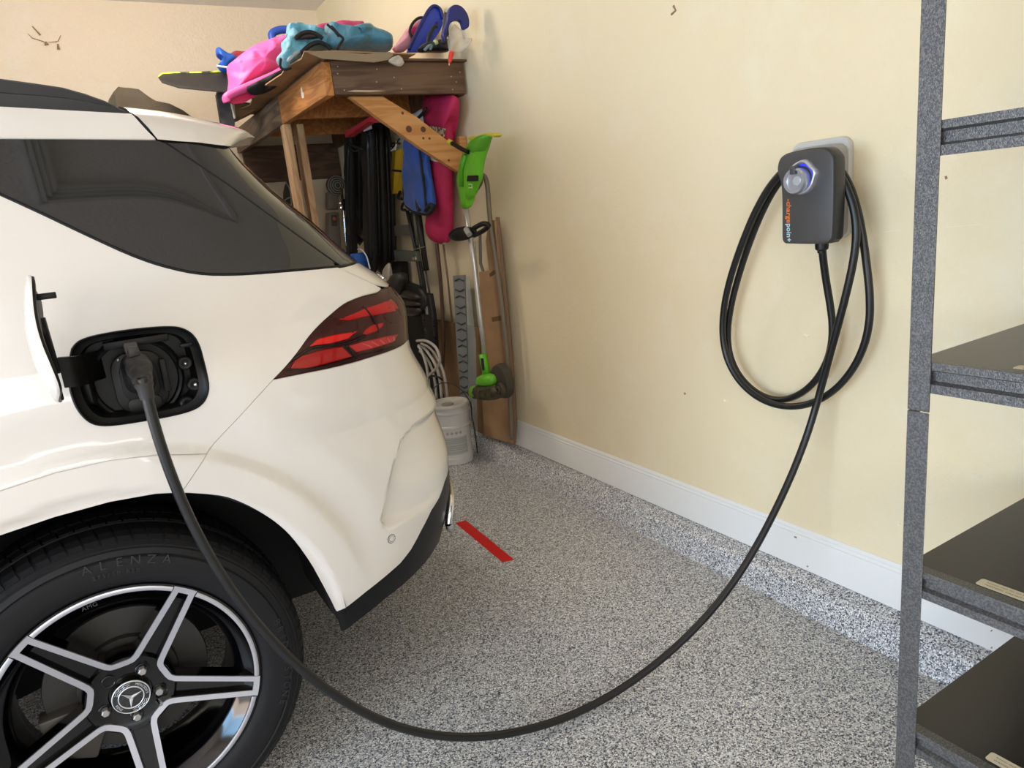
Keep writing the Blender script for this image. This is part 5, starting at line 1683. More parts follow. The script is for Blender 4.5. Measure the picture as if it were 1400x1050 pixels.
tag(o, 'small brown cardboard box end on the loft under the pink tub', 'box')
# teal bags
TEAL = mat('teal_nylon', (96, 166, 186), .6, sheen=.3, bump=(26, .7, .02))
TEALD = mat('teal_nylon_dark', (70, 128, 148), .6, sheen=.3, bump=(22, .6, .02))
b1 = pillow('teal_bag', [(1.022,3.5,2.251),(1.059,3.5,2.252),(1.125,3.5,2.245),(1.185,3.5,2.229),(1.191,3.5,2.204),(1.219,3.5,2.179),(1.197,3.5,2.153),(1.153,3.5,2.142),(1.107,3.5,2.135),(1.057,3.5,2.106),(0.993,3.5,2.067),(0.969,3.5,2.061),(0.948,3.5,2.092),(0.951,3.5,2.113),(0.979,3.5,2.142),(0.983,3.5,2.179),(1.007,3.5,2.204)], NY, .10, TEAL, .085, rings=8, sm=4, seed=3, wscale=16)
tag(b1, 'open light teal fabric bag with black straps slumped at the loft corner', 'bag')
for pl, r in (([(1.01,3.385,2.162),(1.04,3.385,2.183),(1.081,3.385,2.191),(1.113,3.385,2.18),(1.134,3.385,2.165)], .010), ([(1.027,3.385,2.104),(1.072,3.385,2.136),(1.114,3.385,2.149),(1.146,3.385,2.138),(1.164,3.385,2.119)], .010), ([(0.931,3.385,2.079),(0.923,3.385,2.048),(0.936,3.385,2.033),(0.97,3.385,2.04)], .006), ([(1.029,3.385,2.098),(1.049,3.385,2.117),(1.072,3.385,2.136)], .006)):
    MB().tube(spline([tuple(q) for q in pl], 4), r, 8).obj('strap', mat('black_webbing', (22, 24, 26), .7), b1, smooth=True)
o = pillow('lining', [(1.018,3.4,2.165),(1.051,3.4,2.184),(1.092,3.4,2.189),(1.129,3.4,2.175),(1.085,3.4,2.167),(1.041,3.4,2.163)], NY, .02, mat('dark_lining', (54, 44, 46), .7), .0, parent=b1)
o = pillow('lining', [(0.96,3.4,2.076),(0.985,3.4,2.104),(1.027,3.4,2.12),(1.032,3.4,2.111),(0.994,3.4,2.083),(0.965,3.4,2.064)], NY, .02, mat('silver_lining', (150, 160, 165), .4), .0, parent=b1)
b2 = pillow('teal_bag', [(1.18,3.44,2.242),(1.199,3.44,2.233),(1.231,3.44,2.218),(1.289,3.44,2.223),(1.369,3.44,2.229),(1.423,3.44,2.221),(1.46,3.44,2.197),(1.482,3.44,2.171),(1.486,3.44,2.145),(1.469,3.44,2.132),(1.391,3.44,2.133),(1.281,3.44,2.128),(1.217,3.44,2.13),(1.168,3.44,2.132),(1.161,3.44,2.169),(1.171,3.44,2.207)], NY, .12, TEALD, .075, rings=8, sm=4, seed=9, wscale=13)
tag(b2, 'closed rounded teal fabric bag on the loft front, tied at its left end', 'bag')
for pl, r in (([(1.14,3.315,2.208),(1.164,3.315,2.188),(1.187,3.315,2.168),(1.205,3.315,2.15),(1.187,3.315,2.128),(1.17,3.315,2.104)], .006), ([(1.155,3.315,2.2),(1.173,3.315,2.182),(1.189,3.315,2.159)], .008)):
    MB().tube(spline([tuple(q) for q in pl], 4), r, 8).obj('piping', mat('black_webbing', (22, 24, 26), .7), b2, smooth=True)
o = pillow('pink_cloth', [(1.216,3.75,2.308),(1.248,3.75,2.319),(1.302,3.75,2.328),(1.364,3.75,2.341),(1.419,3.75,2.343),(1.457,3.75,2.341),(1.481,3.75,2.314),(1.44,3.75,2.131),(1.345,3.75,2.123),(1.23,3.75,2.122)], NY, .06, mat('magenta_cloth', (196, 72, 116), .7), .03, wscale=18)
tag(o, 'folded magenta cloth behind the two teal bags', 'cloth')
# swim fins
FINB = mat('fin_blue', (36, 62, 176), .4)
FINN = mat('fin_navy', (22, 34, 110), .4)
f1 = slab('swim_fin', [tuple(v) for v in spline([(1.577,3.46,2.135),(1.602,3.46,2.172),(1.651,3.46,2.234),(1.7,3.46,2.302),(1.738,3.46,2.344),(1.771,3.46,2.349),(1.792,3.46,2.326),(1.795,3.46,2.289),(1.782,3.46,2.252),(1.753,3.46,2.217),(1.724,3.46,2.189),(1.671,3.46,2.154),(1.645,3.46,2.136)], 3)], (0, 1, 0), .02, FINB, bevel=.004)
tag(f1, 'bright blue swim fin standing blade up, left one of the pair on the loft', 'fin', 'swim fins on the loft')
MB().tube(spline([(1.584,3.455,2.144),(1.62,3.455,2.198),(1.669,3.455,2.266),(1.717,3.455,2.328),(1.752,3.455,2.35),(1.783,3.455,2.335),(1.793,3.455,2.291)], 4), .008, 8).obj('blade_rail', FINN, f1, smooth=True)
MB().tube(spline([(1.687,3.455,2.166),(1.718,3.455,2.221),(1.758,3.455,2.276)], 4), .005, 8).obj('blade_rib', FINN, f1, smooth=True)
f2 = slab('swim_fin', [tuple(v) for v in spline([(1.6,3.1,2.131),(1.629,3.1,2.181),(1.637,3.1,2.211),(1.657,3.1,2.246),(1.684,3.1,2.256),(1.713,3.1,2.248),(1.736,3.1,2.222),(1.743,3.1,2.191),(1.736,3.1,2.163),(1.712,3.1,2.156),(1.704,3.1,2.184),(1.683,3.1,2.192),(1.652,3.1,2.182),(1.625,3.1,2.15),(1.604,3.1,2.1)], 3)], (0, 1, 0), .03, FINN, bevel=.005)
tag(f2, 'dark blue swim fin with a curled blade, right one of the pair by the wall', 'fin', 'swim fins on the loft')
MB().tube(spline([(1.61,3.13,2.095),(1.628,3.13,2.145),(1.646,3.13,2.195),(1.662,3.13,2.233)], 4), .012, 8).obj('foot_pocket', mat('fin_black', (26, 27, 30), .5), f2, smooth=True)
pk = pillow('rolled_mat', [(1.572,3.62,2.188),(1.614,3.62,2.227),(1.671,3.62,2.288),(1.717,3.62,2.324),(1.754,3.62,2.346),(1.757,3.62,2.312),(1.716,3.62,2.254),(1.667,3.62,2.204),(1.63,3.62,2.172),(1.585,3.62,2.171)], NY, .05, mat('pink_white_roll', (222, 160, 176), .55, noise_col=((190, 40, 96), 7, .45, .58)))
tag(pk, 'pink and white rolled swim mat leaning behind the blue fins', 'mat')
MB().tube(spline([(1.668,3.56,2.218),(1.649,3.56,2.252),(1.671,3.56,2.293),(1.707,3.56,2.319),(1.732,3.56,2.323)], 4), .007, 8).obj('carry_strap', mat('black_webbing', (22, 24, 26), .7), pk, smooth=True)
g = pillow('dive_mask', [(1.578,3.34,2.124),(1.608,3.34,2.144),(1.64,3.34,2.152),(1.672,3.34,2.156),(1.713,3.34,2.17),(1.744,3.34,2.161),(1.748,3.34,2.134),(1.737,3.34,2.111),(1.65,3.34,2.109),(1.588,3.34,2.108)], NY, .05, mat('mask_black', (30, 32, 36), .35), .02, wscale=30)
tag(g, 'black diving mask with pale green dots in front of the fins', 'mask')
MB().tube(spline([(1.625,3.33,2.129),(1.639,3.33,2.175),(1.658,3.33,2.202),(1.676,3.33,2.222),(1.692,3.33,2.222)], 4), .008, 8).obj('mask_strap', mat('fin_black', (26, 27, 30), .5), g, smooth=True)
MB().tube(spline([(1.702,3.33,2.125),(1.717,3.33,2.178),(1.733,3.33,2.23),(1.748,3.33,2.283)], 4), .012, 8).obj('snorkel', mat('snorkel_grey', (58, 56, 52), .5), g, smooth=True)
MB().tube(spline([(1.747,3.33,2.159),(1.741,3.33,2.205),(1.746,3.33,2.211),(1.746,3.33,2.185),(1.751,3.33,2.159)], 4), .004, 6).obj('mask_strap', mat('fin_black', (26, 27, 30), .5), g, smooth=True)
for u, v in ((595, 58), (606, 54)):
    pass
MB().tube([(1.646,3.29,2.137), (1.659,3.29,2.144)], .012, 10).obj('green_dot', mat('pale_green', (186, 206, 150), .5), g, smooth=True)
MB().tube([(1.691,3.29,2.151), (1.703,3.29,2.158)], .012, 10).obj('green_dot', mat('pale_green', (186, 206, 150), .5), g, smooth=True)
MB().tube(spline([(1.588,3.29,2.103),(1.609,3.29,2.12),(1.629,3.29,2.127),(1.619,3.29,2.107)], 3), .007, 8).obj('lens_edge', mat('lens_edge', (110, 130, 140), .2), g, smooth=True)
o = pillow('clear_bag', [(1.641,3.14,2.067),(1.639,3.14,2.111),(1.66,3.14,2.155),(1.687,3.14,2.187),(1.715,3.14,2.163),(1.733,3.14,2.126),(1.771,3.14,2.124),(1.744,3.14,2.095),(1.702,3.14,2.065)], NY, .015, mat('clear_bag', (225, 215, 200), .2, alpha=.45), .03, wscale=24)
tag(o, 'crumpled clear plastic bag by the wall next to the dark blue fin', 'bag')
fb = MB()
a, b = Vector((1.691,3.25,2.038)), Vector((1.72,3.25,2.107))
fb.tube([a, a.lerp(b, .08), a.lerp(b, .25), a.lerp(b, .5), a.lerp(b, .75), a.lerp(b, .92), b], [.002, .006, .010, .0125, .011, .007, .003], 14)
fbo = fb.obj('fishing_float', mat('float_red', (246, 70, 60), .35), smooth=True)
tag(fbo, 'small red fishing float hanging over the loft front edge', 'float')
MB().tube([a - Vector((0, 0, .008)), a], .003, 8).obj('float_tip', mat('float_tip', (240, 224, 160), .4), fbo)
MB().tube([b, b + Vector((.004, 0, .025))], .0018, 6).obj('float_stem', mat('fin_black', (26, 27, 30), .5), fbo)

# ---- olive cloth covered gear behind the car
mb = MB()
OL = [(0.248,4.75,2.004),(0.315,4.75,2.15),(0.345,4.75,2.189),(0.376,4.75,2.216),(0.431,4.75,2.212),(0.474,4.75,2.204),(0.522,4.75,2.16),(0.549,4.75,2.14),(0.62,4.75,2.123),(0.685,4.75,2.093),(0.734,4.75,2.052),(0.795,4.75,1.925)]
V = []
for s_, dy, dz in ((0, .0, 0), (1, .06, .012), (2, .22, .02), (3, .40, .0), (4, .50, -.05)):
    V += [(p[0], 4.75 + dy, p[2] + (dz if 0 < i < len(OL) - 1 else 0) + .01 * noise.noise(Vector(p) * 9 + Vector((0, dy * 5, 0)))) for i, p in enumerate(OL)]
k = len(OL)
F = [(i * k + j, i * k + j + 1, (i + 1) * k + j + 1, (i + 1) * k + j) for i in range(4) for j in range(k - 1)]
n0 = len(V)
V += [(p[0], 4.73 + .02 * math.sin(i * 2.1), 1.0) for i, p in enumerate(OL)] + [(p[0], 5.27, 1.0) for p in OL]
V += [(p[0], 4.75, .0) for i, p in enumerate(OL)] + [(p[0], 5.27, .0) for p in OL]
F += [(n0 + j, n0 + j + 1, j + 1, j) for j in range(k - 1)]
F += [(4 * k + j, 4 * k + j + 1, n0 + k + j + 1, n0 + k + j) for j in range(k - 1)]
F += [(n0 + 2 * k + j, n0 + 2 * k + j + 1, n0 + j + 1, n0 + j) for j in range(k - 1)]
F += [(n0 + k + j, n0 + k + j + 1, n0 + 3 * k + j + 1, n0 + 3 * k + j) for j in range(k - 1)]
F += [(0, n0, n0 + k, 4 * k, 3 * k, 2 * k, k), (n0, n0 + 2 * k, n0 + 3 * k, n0 + k), (k - 1, 2 * k - 1, 3 * k - 1, 4 * k - 1, 5 * k - 1, n0 + 2 * k - 1, n0 + k - 1), (n0 + k - 1, n0 + 2 * k - 1, n0 + 4 * k - 1, n0 + 3 * k - 1)]
o = mb.add(V, F).obj('canvas_cover', mat('olive_canvas', (88, 78, 62), .8, bump=(5, .8, .05, 2)), auto=35)
tag(o, 'olive brown canvas cover draped over tall gear behind the car roof', 'cover')

# ---------------------------------------------------------------- gear hanging and leaning under the loft
WEB = mat('black_webbing', (22, 24, 26), .7)
BAGK = mat('bag_black', (27, 26, 26), .6, bump=(30, .4, .008))
# black folded chair bags
BB = []
for i, (pl, X, th, lab) in enumerate((
        ([(1.62,4.65,1.9),(1.62,4.538,1.92),(1.62,4.615,1.696),(1.62,4.853,1.157),(1.62,4.884,0.989),(1.62,4.998,1.054),(1.62,4.872,1.381),(1.62,4.765,1.664)], 1.62, .030, 'thin black folding chair nearest the round fan'),
        ([(1.695,4.715,1.892),(1.695,4.553,1.902),(1.695,4.631,1.693),(1.695,4.789,1.371),(1.695,4.839,1.224),(1.695,4.993,1.226),(1.695,4.849,1.57)], 1.695, .026, 'black folding chair with a slack top strap, second from the fan'),
        ([(1.6,4.287,1.893),(1.6,4.133,1.895),(1.6,4.197,1.655),(1.6,4.308,1.36),(1.6,4.417,1.031),(1.6,4.56,1.019),(1.6,4.526,1.229),(1.6,4.364,1.628)], 1.60, .032, 'black folding chair under the white label'),
        ([(1.68,4.34,1.924),(1.68,4.195,1.91),(1.68,4.247,1.656),(1.68,4.329,1.353),(1.68,4.435,1.049),(1.68,4.606,1.027),(1.68,4.496,1.36),(1.68,4.389,1.714)], 1.68, .030, 'black folding chair just behind the lower end of the red strap'),
        ([(1.745,4.345,1.931),(1.745,4.246,1.9),(1.745,4.252,1.696),(1.745,4.357,1.348),(1.745,4.429,1.089),(1.745,4.568,1.068),(1.745,4.496,1.354),(1.745,4.395,1.711)], 1.745, .028, 'black folding chair nearest the yellow level'))):
    P_ = [Vector(p) for p in (pl)]
    o = pillow('folding_chair', P_, NX, th, BAGK, .010, rings=5, sm=2, seed=i * 5, wscale=20)
    tag(o, lab, 'chair', 'black folding chairs under the loft')
    BB.append(o)
def tubes(par, name, lines, r, m, n=8):
    for L in lines:
        MB().tube(spline(L, 3), r, n).obj(name, m, par, smooth=True)
FRM = mat('chair_frame_grey', (62, 62, 64), .35, .6)
tubes(BB[0], 'frame_tube', [[(1.575,4.508,1.821),(1.575,4.647,1.563),(1.575,4.795,1.162)]], .009, FRM)
tubes(BB[2], 'frame_tube', [[(1.555,4.099,1.831),(1.555,4.202,1.531),(1.555,4.34,1.117)]], .010, FRM)
tubes(BB[3], 'frame_tube', [[(1.64,4.183,1.86),(1.64,4.263,1.573),(1.64,4.417,1.129)]], .009, FRM)
tubes(BB[4], 'frame_tube', [[(1.71,4.212,1.82),(1.71,4.305,1.484),(1.71,4.427,1.098)]], .009, FRM)
tubes(BB[1], 'frame_tube', [[(1.66,4.558,1.823),(1.66,4.678,1.56),(1.66,4.791,1.276)]], .007, FRM)
tubes(BB[1], 'slack_strap', [[(1.53,4.392,1.838),(1.53,4.276,1.793),(1.53,4.135,1.76)], [(1.53,4.389,1.816),(1.53,4.289,1.766),(1.53,4.168,1.772)]], .006, mat('piping_grey', (34, 33, 32), .6))
o = slab('red_strap', [(1.48,4.277,1.875),(1.48,3.806,1.894),(1.48,3.693,1.848),(1.48,3.778,1.853),(1.48,3.861,1.873),(1.48,4.278,1.846)], (1, 0, 0), .05, mat('red_fabric', (206, 48, 62), .6))
tag(o, 'red fabric strap lying over the tops of the black chair bags', 'strap')
sl = slab('white_label', [(1.53,4.101,1.864),(1.53,3.965,1.868),(1.53,3.962,1.848),(1.53,4.094,1.851)], (1, 0, 0), .004, mat('white_label', (190, 188, 180), .6), BB[2])
# yellow spirit level and its silver clip
lv = slab('spirit_level', [(1.72,4.112,1.744),(1.72,4.022,1.742),(1.72,4.178,1.5),(1.72,4.25,1.501)], (1, 0, 0), .03, mat('level_yellow', (214, 174, 44), .45))
tag(lv, 'yellow spirit level hanging between the black bags and the blue bag', 'level')
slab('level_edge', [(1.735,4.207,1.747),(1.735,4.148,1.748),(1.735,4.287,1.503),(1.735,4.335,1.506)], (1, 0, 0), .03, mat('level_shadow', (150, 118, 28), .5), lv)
tubes(lv, 'level_band', [[(1.71,4.175,1.634),(1.71,4.053,1.618)]], .006, WEB)
cl = MB()
for L in ([(1.7,4.129,1.751),(1.7,4.054,1.767),(1.7,3.989,1.791)], [(1.7,4.062,1.743),(1.7,4.024,1.787)], [(1.7,4.117,1.783),(1.7,3.976,1.765)]):
    cl.tube(L, .006, 6)
cl = cl.obj('metal_clip', CHROME)
tag(cl, 'small silver metal clip above the yellow level', 'clip')
slab('clip_plate', [(1.7,4.137,1.761),(1.7,4.055,1.763),(1.7,4.064,1.739),(1.7,4.145,1.741)], (1, 0, 0), .01, mat('white_label', (190, 188, 180), .6), cl)
# blue bag
bb = pillow('blue_bag', [(1.64,3.748,1.761),(1.64,3.685,1.768),(1.64,3.585,1.718),(1.64,3.524,1.673),(1.64,3.518,1.603),(1.64,3.509,1.51),(1.64,3.501,1.416),(1.64,3.523,1.372),(1.64,3.602,1.361),(1.64,3.717,1.371),(1.64,3.821,1.396),(1.64,3.882,1.436),(1.64,3.843,1.578),(1.64,3.793,1.69)], NX, .036, mat('blue_nylon', (34, 82, 172), .6, sheen=.2), .02, rings=7, seed=2, wscale=12)
tag(bb, 'long blue nylon bag with black edging hanging from the loft', 'bag')
tubes(bb, 'piping', [[(1.63,3.735,1.76),(1.63,3.787,1.671),(1.63,3.837,1.558),(1.63,3.869,1.436),(1.63,3.801,1.388),(1.63,3.687,1.362),(1.63,3.573,1.353),(1.63,3.503,1.368),(1.63,3.476,1.397)], [(1.61,3.528,1.712),(1.61,3.534,1.606),(1.61,3.531,1.495),(1.61,3.542,1.372)]], .007, WEB)
tubes(bb, 'handle', [[(1.605,3.632,1.446),(1.605,3.637,1.401),(1.605,3.625,1.377)], [(1.59,3.507,1.372),(1.59,3.444,1.398),(1.59,3.413,1.382),(1.59,3.475,1.355)]], .011, WEB)
tubes(bb, 'carry_strap', [[(1.66,3.495,1.877),(1.66,3.556,1.858),(1.66,3.618,1.843),(1.66,3.569,1.817),(1.66,3.514,1.787)], [(1.66,3.985,1.499),(1.66,4.03,1.469),(1.66,3.967,1.456)], [(1.66,3.965,1.431),(1.66,3.998,1.4),(1.66,3.945,1.393)]], .008, WEB)
o = pillow('white_sack', [(1.74,3.863,1.902),(1.74,3.77,1.906),(1.74,3.672,1.909),(1.74,3.633,1.88),(1.74,3.655,1.839),(1.74,3.734,1.832),(1.74,3.803,1.865)], NX, .02, mat('white_cloth', (212, 206, 192), .8), .01)
tag(o, 'white cloth scrap tucked behind the brace by the magenta bag', 'cloth')
# magenta bag
MG = mat('magenta_fabric', (186, 34, 84), .7, bump=(24, .5, .01))
mbg = pillow('magenta_bag', [(1.722,3.615,1.961),(1.722,3.3,1.905),(1.722,3.28,1.861),(1.722,3.307,1.821),(1.722,3.376,1.779),(1.722,3.395,1.676),(1.722,3.452,1.5),(1.722,3.529,1.219),(1.722,3.627,1.197),(1.722,3.659,1.185),(1.722,3.788,1.212),(1.722,3.798,1.245),(1.722,3.761,1.366),(1.722,3.706,1.482),(1.722,3.697,1.637),(1.722,3.645,1.744),(1.722,3.587,1.811),(1.722,3.61,1.888)], NX, .045, MG, .018, rings=7, sm=3, seed=4, wscale=9)
tag(mbg, 'tall magenta fabric bag hanging from the loft front with a white band', 'bag')
slab('white_band', [(1.668,3.563,1.655),(1.668,3.488,1.631),(1.668,3.388,1.61),(1.668,3.391,1.599),(1.668,3.493,1.614),(1.668,3.569,1.637)], (1, 0, 0), .01, mat('white_cloth', (212, 206, 192), .8), mbg)
o = slab('paper_label', [(1.668,3.494,1.791),(1.668,3.386,1.768),(1.668,3.331,1.753),(1.668,3.358,1.716),(1.668,3.421,1.738),(1.668,3.501,1.767)], (1, 0, 0), .006, mat('label_print', (206, 186, 150), .6, noise_col=((70, 70, 72), 60, .48, .56)), mbg)
# string trimmer / edger
GRN = mat('lime_green_plastic', (104, 186, 40), .42)
YEL = mat('dull_yellow', (196, 186, 50), .5)
tr = thing('lawn_edger', 'lime green corded lawn edger leaning upright against the wall', 'edger', (1.66,3.105,0.401))
hd = pillow('motor_housing', [(1.64,2.988,1.67),(1.64,2.905,1.668),(1.64,2.847,1.657),(1.64,2.89,1.616),(1.64,2.927,1.573),(1.64,2.959,1.522),(1.64,2.976,1.482),(1.64,3.019,1.449),(1.64,3.057,1.412),(1.64,3.099,1.394),(1.64,3.115,1.361),(1.64,3.169,1.361),(1.64,3.173,1.406),(1.64,3.18,1.441),(1.64,3.181,1.5),(1.64,3.152,1.548),(1.64,3.108,1.604),(1.64,3.054,1.637)], NX, .035, GRN, .0, rings=6)
under(hd, tr)
under(slab('handle_top', [(1.62,3.014,1.674),(1.62,2.937,1.667),(1.62,2.855,1.668),(1.62,2.785,1.658),(1.62,2.762,1.646),(1.62,2.783,1.64),(1.62,2.819,1.651),(1.62,2.885,1.657),(1.62,2.956,1.648),(1.62,3.01,1.661)], (1, 0, 0), .04, YEL, bevel=.004), tr)
under(pillow('handle_grip', [(1.63,3.03,1.628),(1.63,2.974,1.653),(1.63,2.915,1.664),(1.63,2.823,1.657),(1.63,2.856,1.625),(1.63,2.902,1.599),(1.63,2.975,1.589)], NX, .03, mat('lime_dark', (84, 160, 34), .45)), tr)
under(MB().tube([(1.6,3.136,1.662),(1.6,3.067,1.634),(1.6,2.986,1.604)], .010, 10).obj('hook_arm', BLACKP), tr)
under(MB().tube([(1.6,3.165,1.672),(1.6,3.137,1.659)], .014, 10).obj('hook_tip', YEL), tr)
under(slab('vent', [(1.6,3.018,1.504),(1.6,2.947,1.498),(1.6,2.953,1.473),(1.6,3.032,1.479)], (1, 0, 0), .02, BLACKP), tr)
under(MB().tube([(1.6,3.017,1.595),(1.6,3.07,1.536),(1.6,3.089,1.461)], .010, 8).obj('housing_rib', mat('lime_dark', (84, 160, 34), .45), smooth=True), tr)
under(MB().tube([(1.604,3.021,1.465),(1.604,2.992,1.463),(1.604,2.996,1.447),(1.604,3.025,1.449)], .0025, 6).obj('badge', mat('badge_pale', (200, 230, 170), .4)), tr)
under(MB().tube([(1.66,3.184,1.363),(1.66,3.164,1.092),(1.66,3.163,0.834),(1.66,3.156,0.626)], .0135, 12).obj('shaft', mat('shaft_silver', (205, 202, 196), .3, .5), smooth=True), tr)
rp = [(1.62,3.317,1.236),(1.62,3.27,1.256),(1.62,3.154,1.267),(1.62,3.05,1.257),(1.62,3.055,1.237),(1.62,3.151,1.218),(1.62,3.264,1.217)]
under(MB().tube(spline(rp + rp[:1], 4), .009, 8).obj('front_handle', BLACKP, smooth=True), tr)
under(pillow('handle_pad', rp, NX, .012, BLACKP), tr)
under(MB().tube(spline([(1.62,3.128,1.245),(1.62,3.048,1.264),(1.62,2.957,1.281),(1.62,2.903,1.272),(1.62,2.965,1.248),(1.62,3.056,1.23)], 4), .012, 8).obj('handle_clamp', BLACKP, smooth=True), tr)
under(MB().tube([(1.59,3.074,1.264),(1.59,3.043,1.236)], .014, 8).obj('clamp_knob', mat('knob_grey', (150, 150, 148), .4)), tr)
under(MB().tube([(1.65,3.16,0.631),(1.65,3.15,0.571),(1.65,3.137,0.526)], .022, 14).obj('lower_collar', GRN, smooth=True), tr)
under(MB().tube([(1.615,3.106,0.622),(1.615,3.105,0.561)], .007, 6).obj('brand_strip', BLACKP), tr)
c_ = Vector((1.63,3.097,0.509))
under(pillow('lower_motor', [(1.63,3.173,0.517),(1.63,3.114,0.538),(1.63,3.036,0.545),(1.63,3.013,0.519),(1.63,3.034,0.489),(1.63,3.129,0.47),(1.63,3.191,0.475)], NX, .045, GRN), tr)
under(pillow('motor_cover', [(1.62,3.272,0.433),(1.62,3.224,0.46),(1.62,3.125,0.476),(1.62,3.03,0.495),(1.62,2.956,0.5),(1.62,2.934,0.466),(1.62,3,0.425),(1.62,3.126,0.402),(1.62,3.24,0.394),(1.62,3.27,0.409)], NX, .05, mat('dirty_olive', (76, 74, 44), .7, noise_col=((44, 42, 30), 40, .4, .6)), .012, wscale=30), tr)
under(pillow('green_nose', [(1.6,3.229,0.456),(1.6,3.185,0.471),(1.6,3.158,0.448),(1.6,3.158,0.413),(1.6,3.218,0.398),(1.6,3.237,0.423)], NX, .03, mat('lime_dirty', (112, 158, 40), .5)), tr)
gc = Vector((1.68,3.013,0.508))
gd = MB().lathe([(0, -.045), (.06, -.045), (.082, -.036), (.088, -.020), (.090, .0), (.086, .006), (.075, .008)], 28, c=tuple(gc), axis='x')
under(gd.obj('blade_guard', mat('guard_dark', (62, 56, 42), .75), auto=30), tr)
wc = Vector((1.6,2.93,0.49))
under(MB().lathe([(.008, -.012), (.016, -.010), (.018, -.004), (.030, -.006), (.034, .0), (.034, .014), (.0, .016)], 22, c=tuple(wc), axis='x').obj('guide_wheel', mat('guard_dark', (62, 56, 42), .75), auto=30), tr)
# grey hooked pole next to the edger, leaning
hk = MB().tube(spline([(1.73,3.179,1.449),(1.73,3.136,1.473),(1.73,3.121,1.502),(1.73,3.092,1.5),(1.73,3.072,1.461),(1.73,3.075,1.382),(1.73,3.08,1.261),(1.73,3.07,1.138),(1.73,3.053,0.94),(1.73,3.048,0.682),(1.73,3.065,0.412),(1.73,3.091,0.168)], 4), .0115, 10).obj('hooked_pole', mat('pole_grey_brown', (116, 104, 88), .5), smooth=True)
tag(hk, 'grey brown pole with a hooked top leaning on the wall beside the edger', 'pole')
# flat cardboard and trim strips leaning on the wall
o = slab('cardboard_sheet', [(1.745,3.28,1.035),(1.745,3.169,1.045),(1.745,3.174,1.191),(1.745,3.121,1.296),(1.745,3.064,1.287),(1.745,3.122,0.132),(1.745,3.444,0.104)], (1, 0, 0), .010, CARD)
tag(o, 'tall flat cardboard piece leaning on the wall behind the lawn edger', 'cardboard')
for pl in ([(1.744,3.171,1.03),(1.744,3.106,1.053),(1.744,3.103,1.031),(1.744,3.168,1.011)], [(1.744,3.198,0.803),(1.744,3.081,0.823),(1.744,3.079,0.797),(1.744,3.195,0.78)]):
    slab('stain', pl, (1, 0, 0), .001, mat('stain_brown', (104, 76, 50), .85), o)
o = slab('brown_board', [(1.772,4.023,0.727),(1.772,3.795,0.727),(1.772,3.402,0.726),(1.772,3.494,0.064),(1.772,3.599,0.076),(1.772,4.181,0.129)], (1, 0, 0), .012, mat('hardboard', (138, 106, 72), .75))
tag(o, 'low brown hardboard sheet leaning on the wall behind the bucket', 'board')
st_ = MB().tube([(1.765,3.067,1.303),(1.765,3.063,1.151),(1.765,3.064,0.861),(1.765,3.073,0.558),(1.765,3.101,0.258),(1.765,3.134,0.124)], .012, 4).obj('trim_strip', mat('strip_brown', (128, 100, 76), .7))
tag(st_, 'thin brown wood strip standing at the end of the white baseboard', 'strip')
for pl, lab in (([(1.77,3.272,1.234),(1.77,3.3,1.077),(1.77,3.279,1.032)], 'short grey strip behind the edger shaft'),):
    s2 = MB().tube(pl, .008, 6).obj('metal_strip', mat('strip_grey', (116, 112, 104), .5))
    tag(s2, lab, 'strip')
# long pale moulding with broken tip next to the edger shaft
o = MB().tube([(1.75,3.309,1.192),(1.75,3.321,1.003),(1.75,3.329,0.867),(1.75,3.319,0.769),(1.75,3.319,0.585)], .009, 6).obj('white_moulding', mat('white_moulding', (206, 198, 182), .6))
tag(o, 'thin off white moulding standing behind the edger shaft', 'moulding')
# grey patterned strip and clear sheet
ps = slab('patterned_strip', [(1.735,3.576,1.01),(1.735,3.432,1.018),(1.735,3.479,0.759),(1.735,3.557,0.304),(1.735,3.668,0.27),(1.735,3.634,0.618)], (1, 0, 0), .008, mat('strip_slate', (128, 132, 132), .5))
tag(ps, 'grey metal strip punched with dark slots standing by the bucket', 'strip')
for i in range(15):
    t = i / 14
    a = Vector((1.733,3.552,0.983)).lerp(Vector((1.733,3.651,0.319)), t)
    b = Vector((1.733,3.444,0.986)).lerp(Vector((1.733,3.554,0.335)), t)
    MB().tube([a, a.lerp(b, .5) + Vector((0, 0, .012 * (-1)**i)), b], .0042, 5).obj('slot', mat('slot_dark', (66, 66, 64), .7), ps)
o = slab('clear_sheet', [(1.72,3.394,1.017),(1.72,3.353,1.014),(1.72,3.366,0.65),(1.72,3.483,0.08),(1.72,3.594,0.072),(1.72,3.464,0.598)], (1, 0, 0), .004, mat('clear_sheet', (190, 200, 196), .1, alpha=.35))
tag(o, 'narrow clear plastic sheet standing in front of the punched grey strip', 'sheet')
# brown pole and thin rod
o = MB().tube(spline([(1.71,3.68,1.191),(1.71,3.685,1.04),(1.71,3.704,0.872),(1.71,3.734,0.699),(1.71,3.773,0.564),(1.71,3.82,0.432)], 3), .011, 10).obj('brown_pole', mat('pole_dark_brown', (84, 58, 42), .5), smooth=True)
tag(o, 'dark brown wooden pole leaning below the magenta bag', 'pole')
o = MB().tube([(1.74,3.659,1.183),(1.74,3.655,0.995),(1.74,3.667,0.743)], .006, 8).obj('thin_rod', mat('rod_brown', (120, 96, 76), .5), smooth=True)
tag(o, 'thin brown rod leaning just behind the brown pole', 'rod')
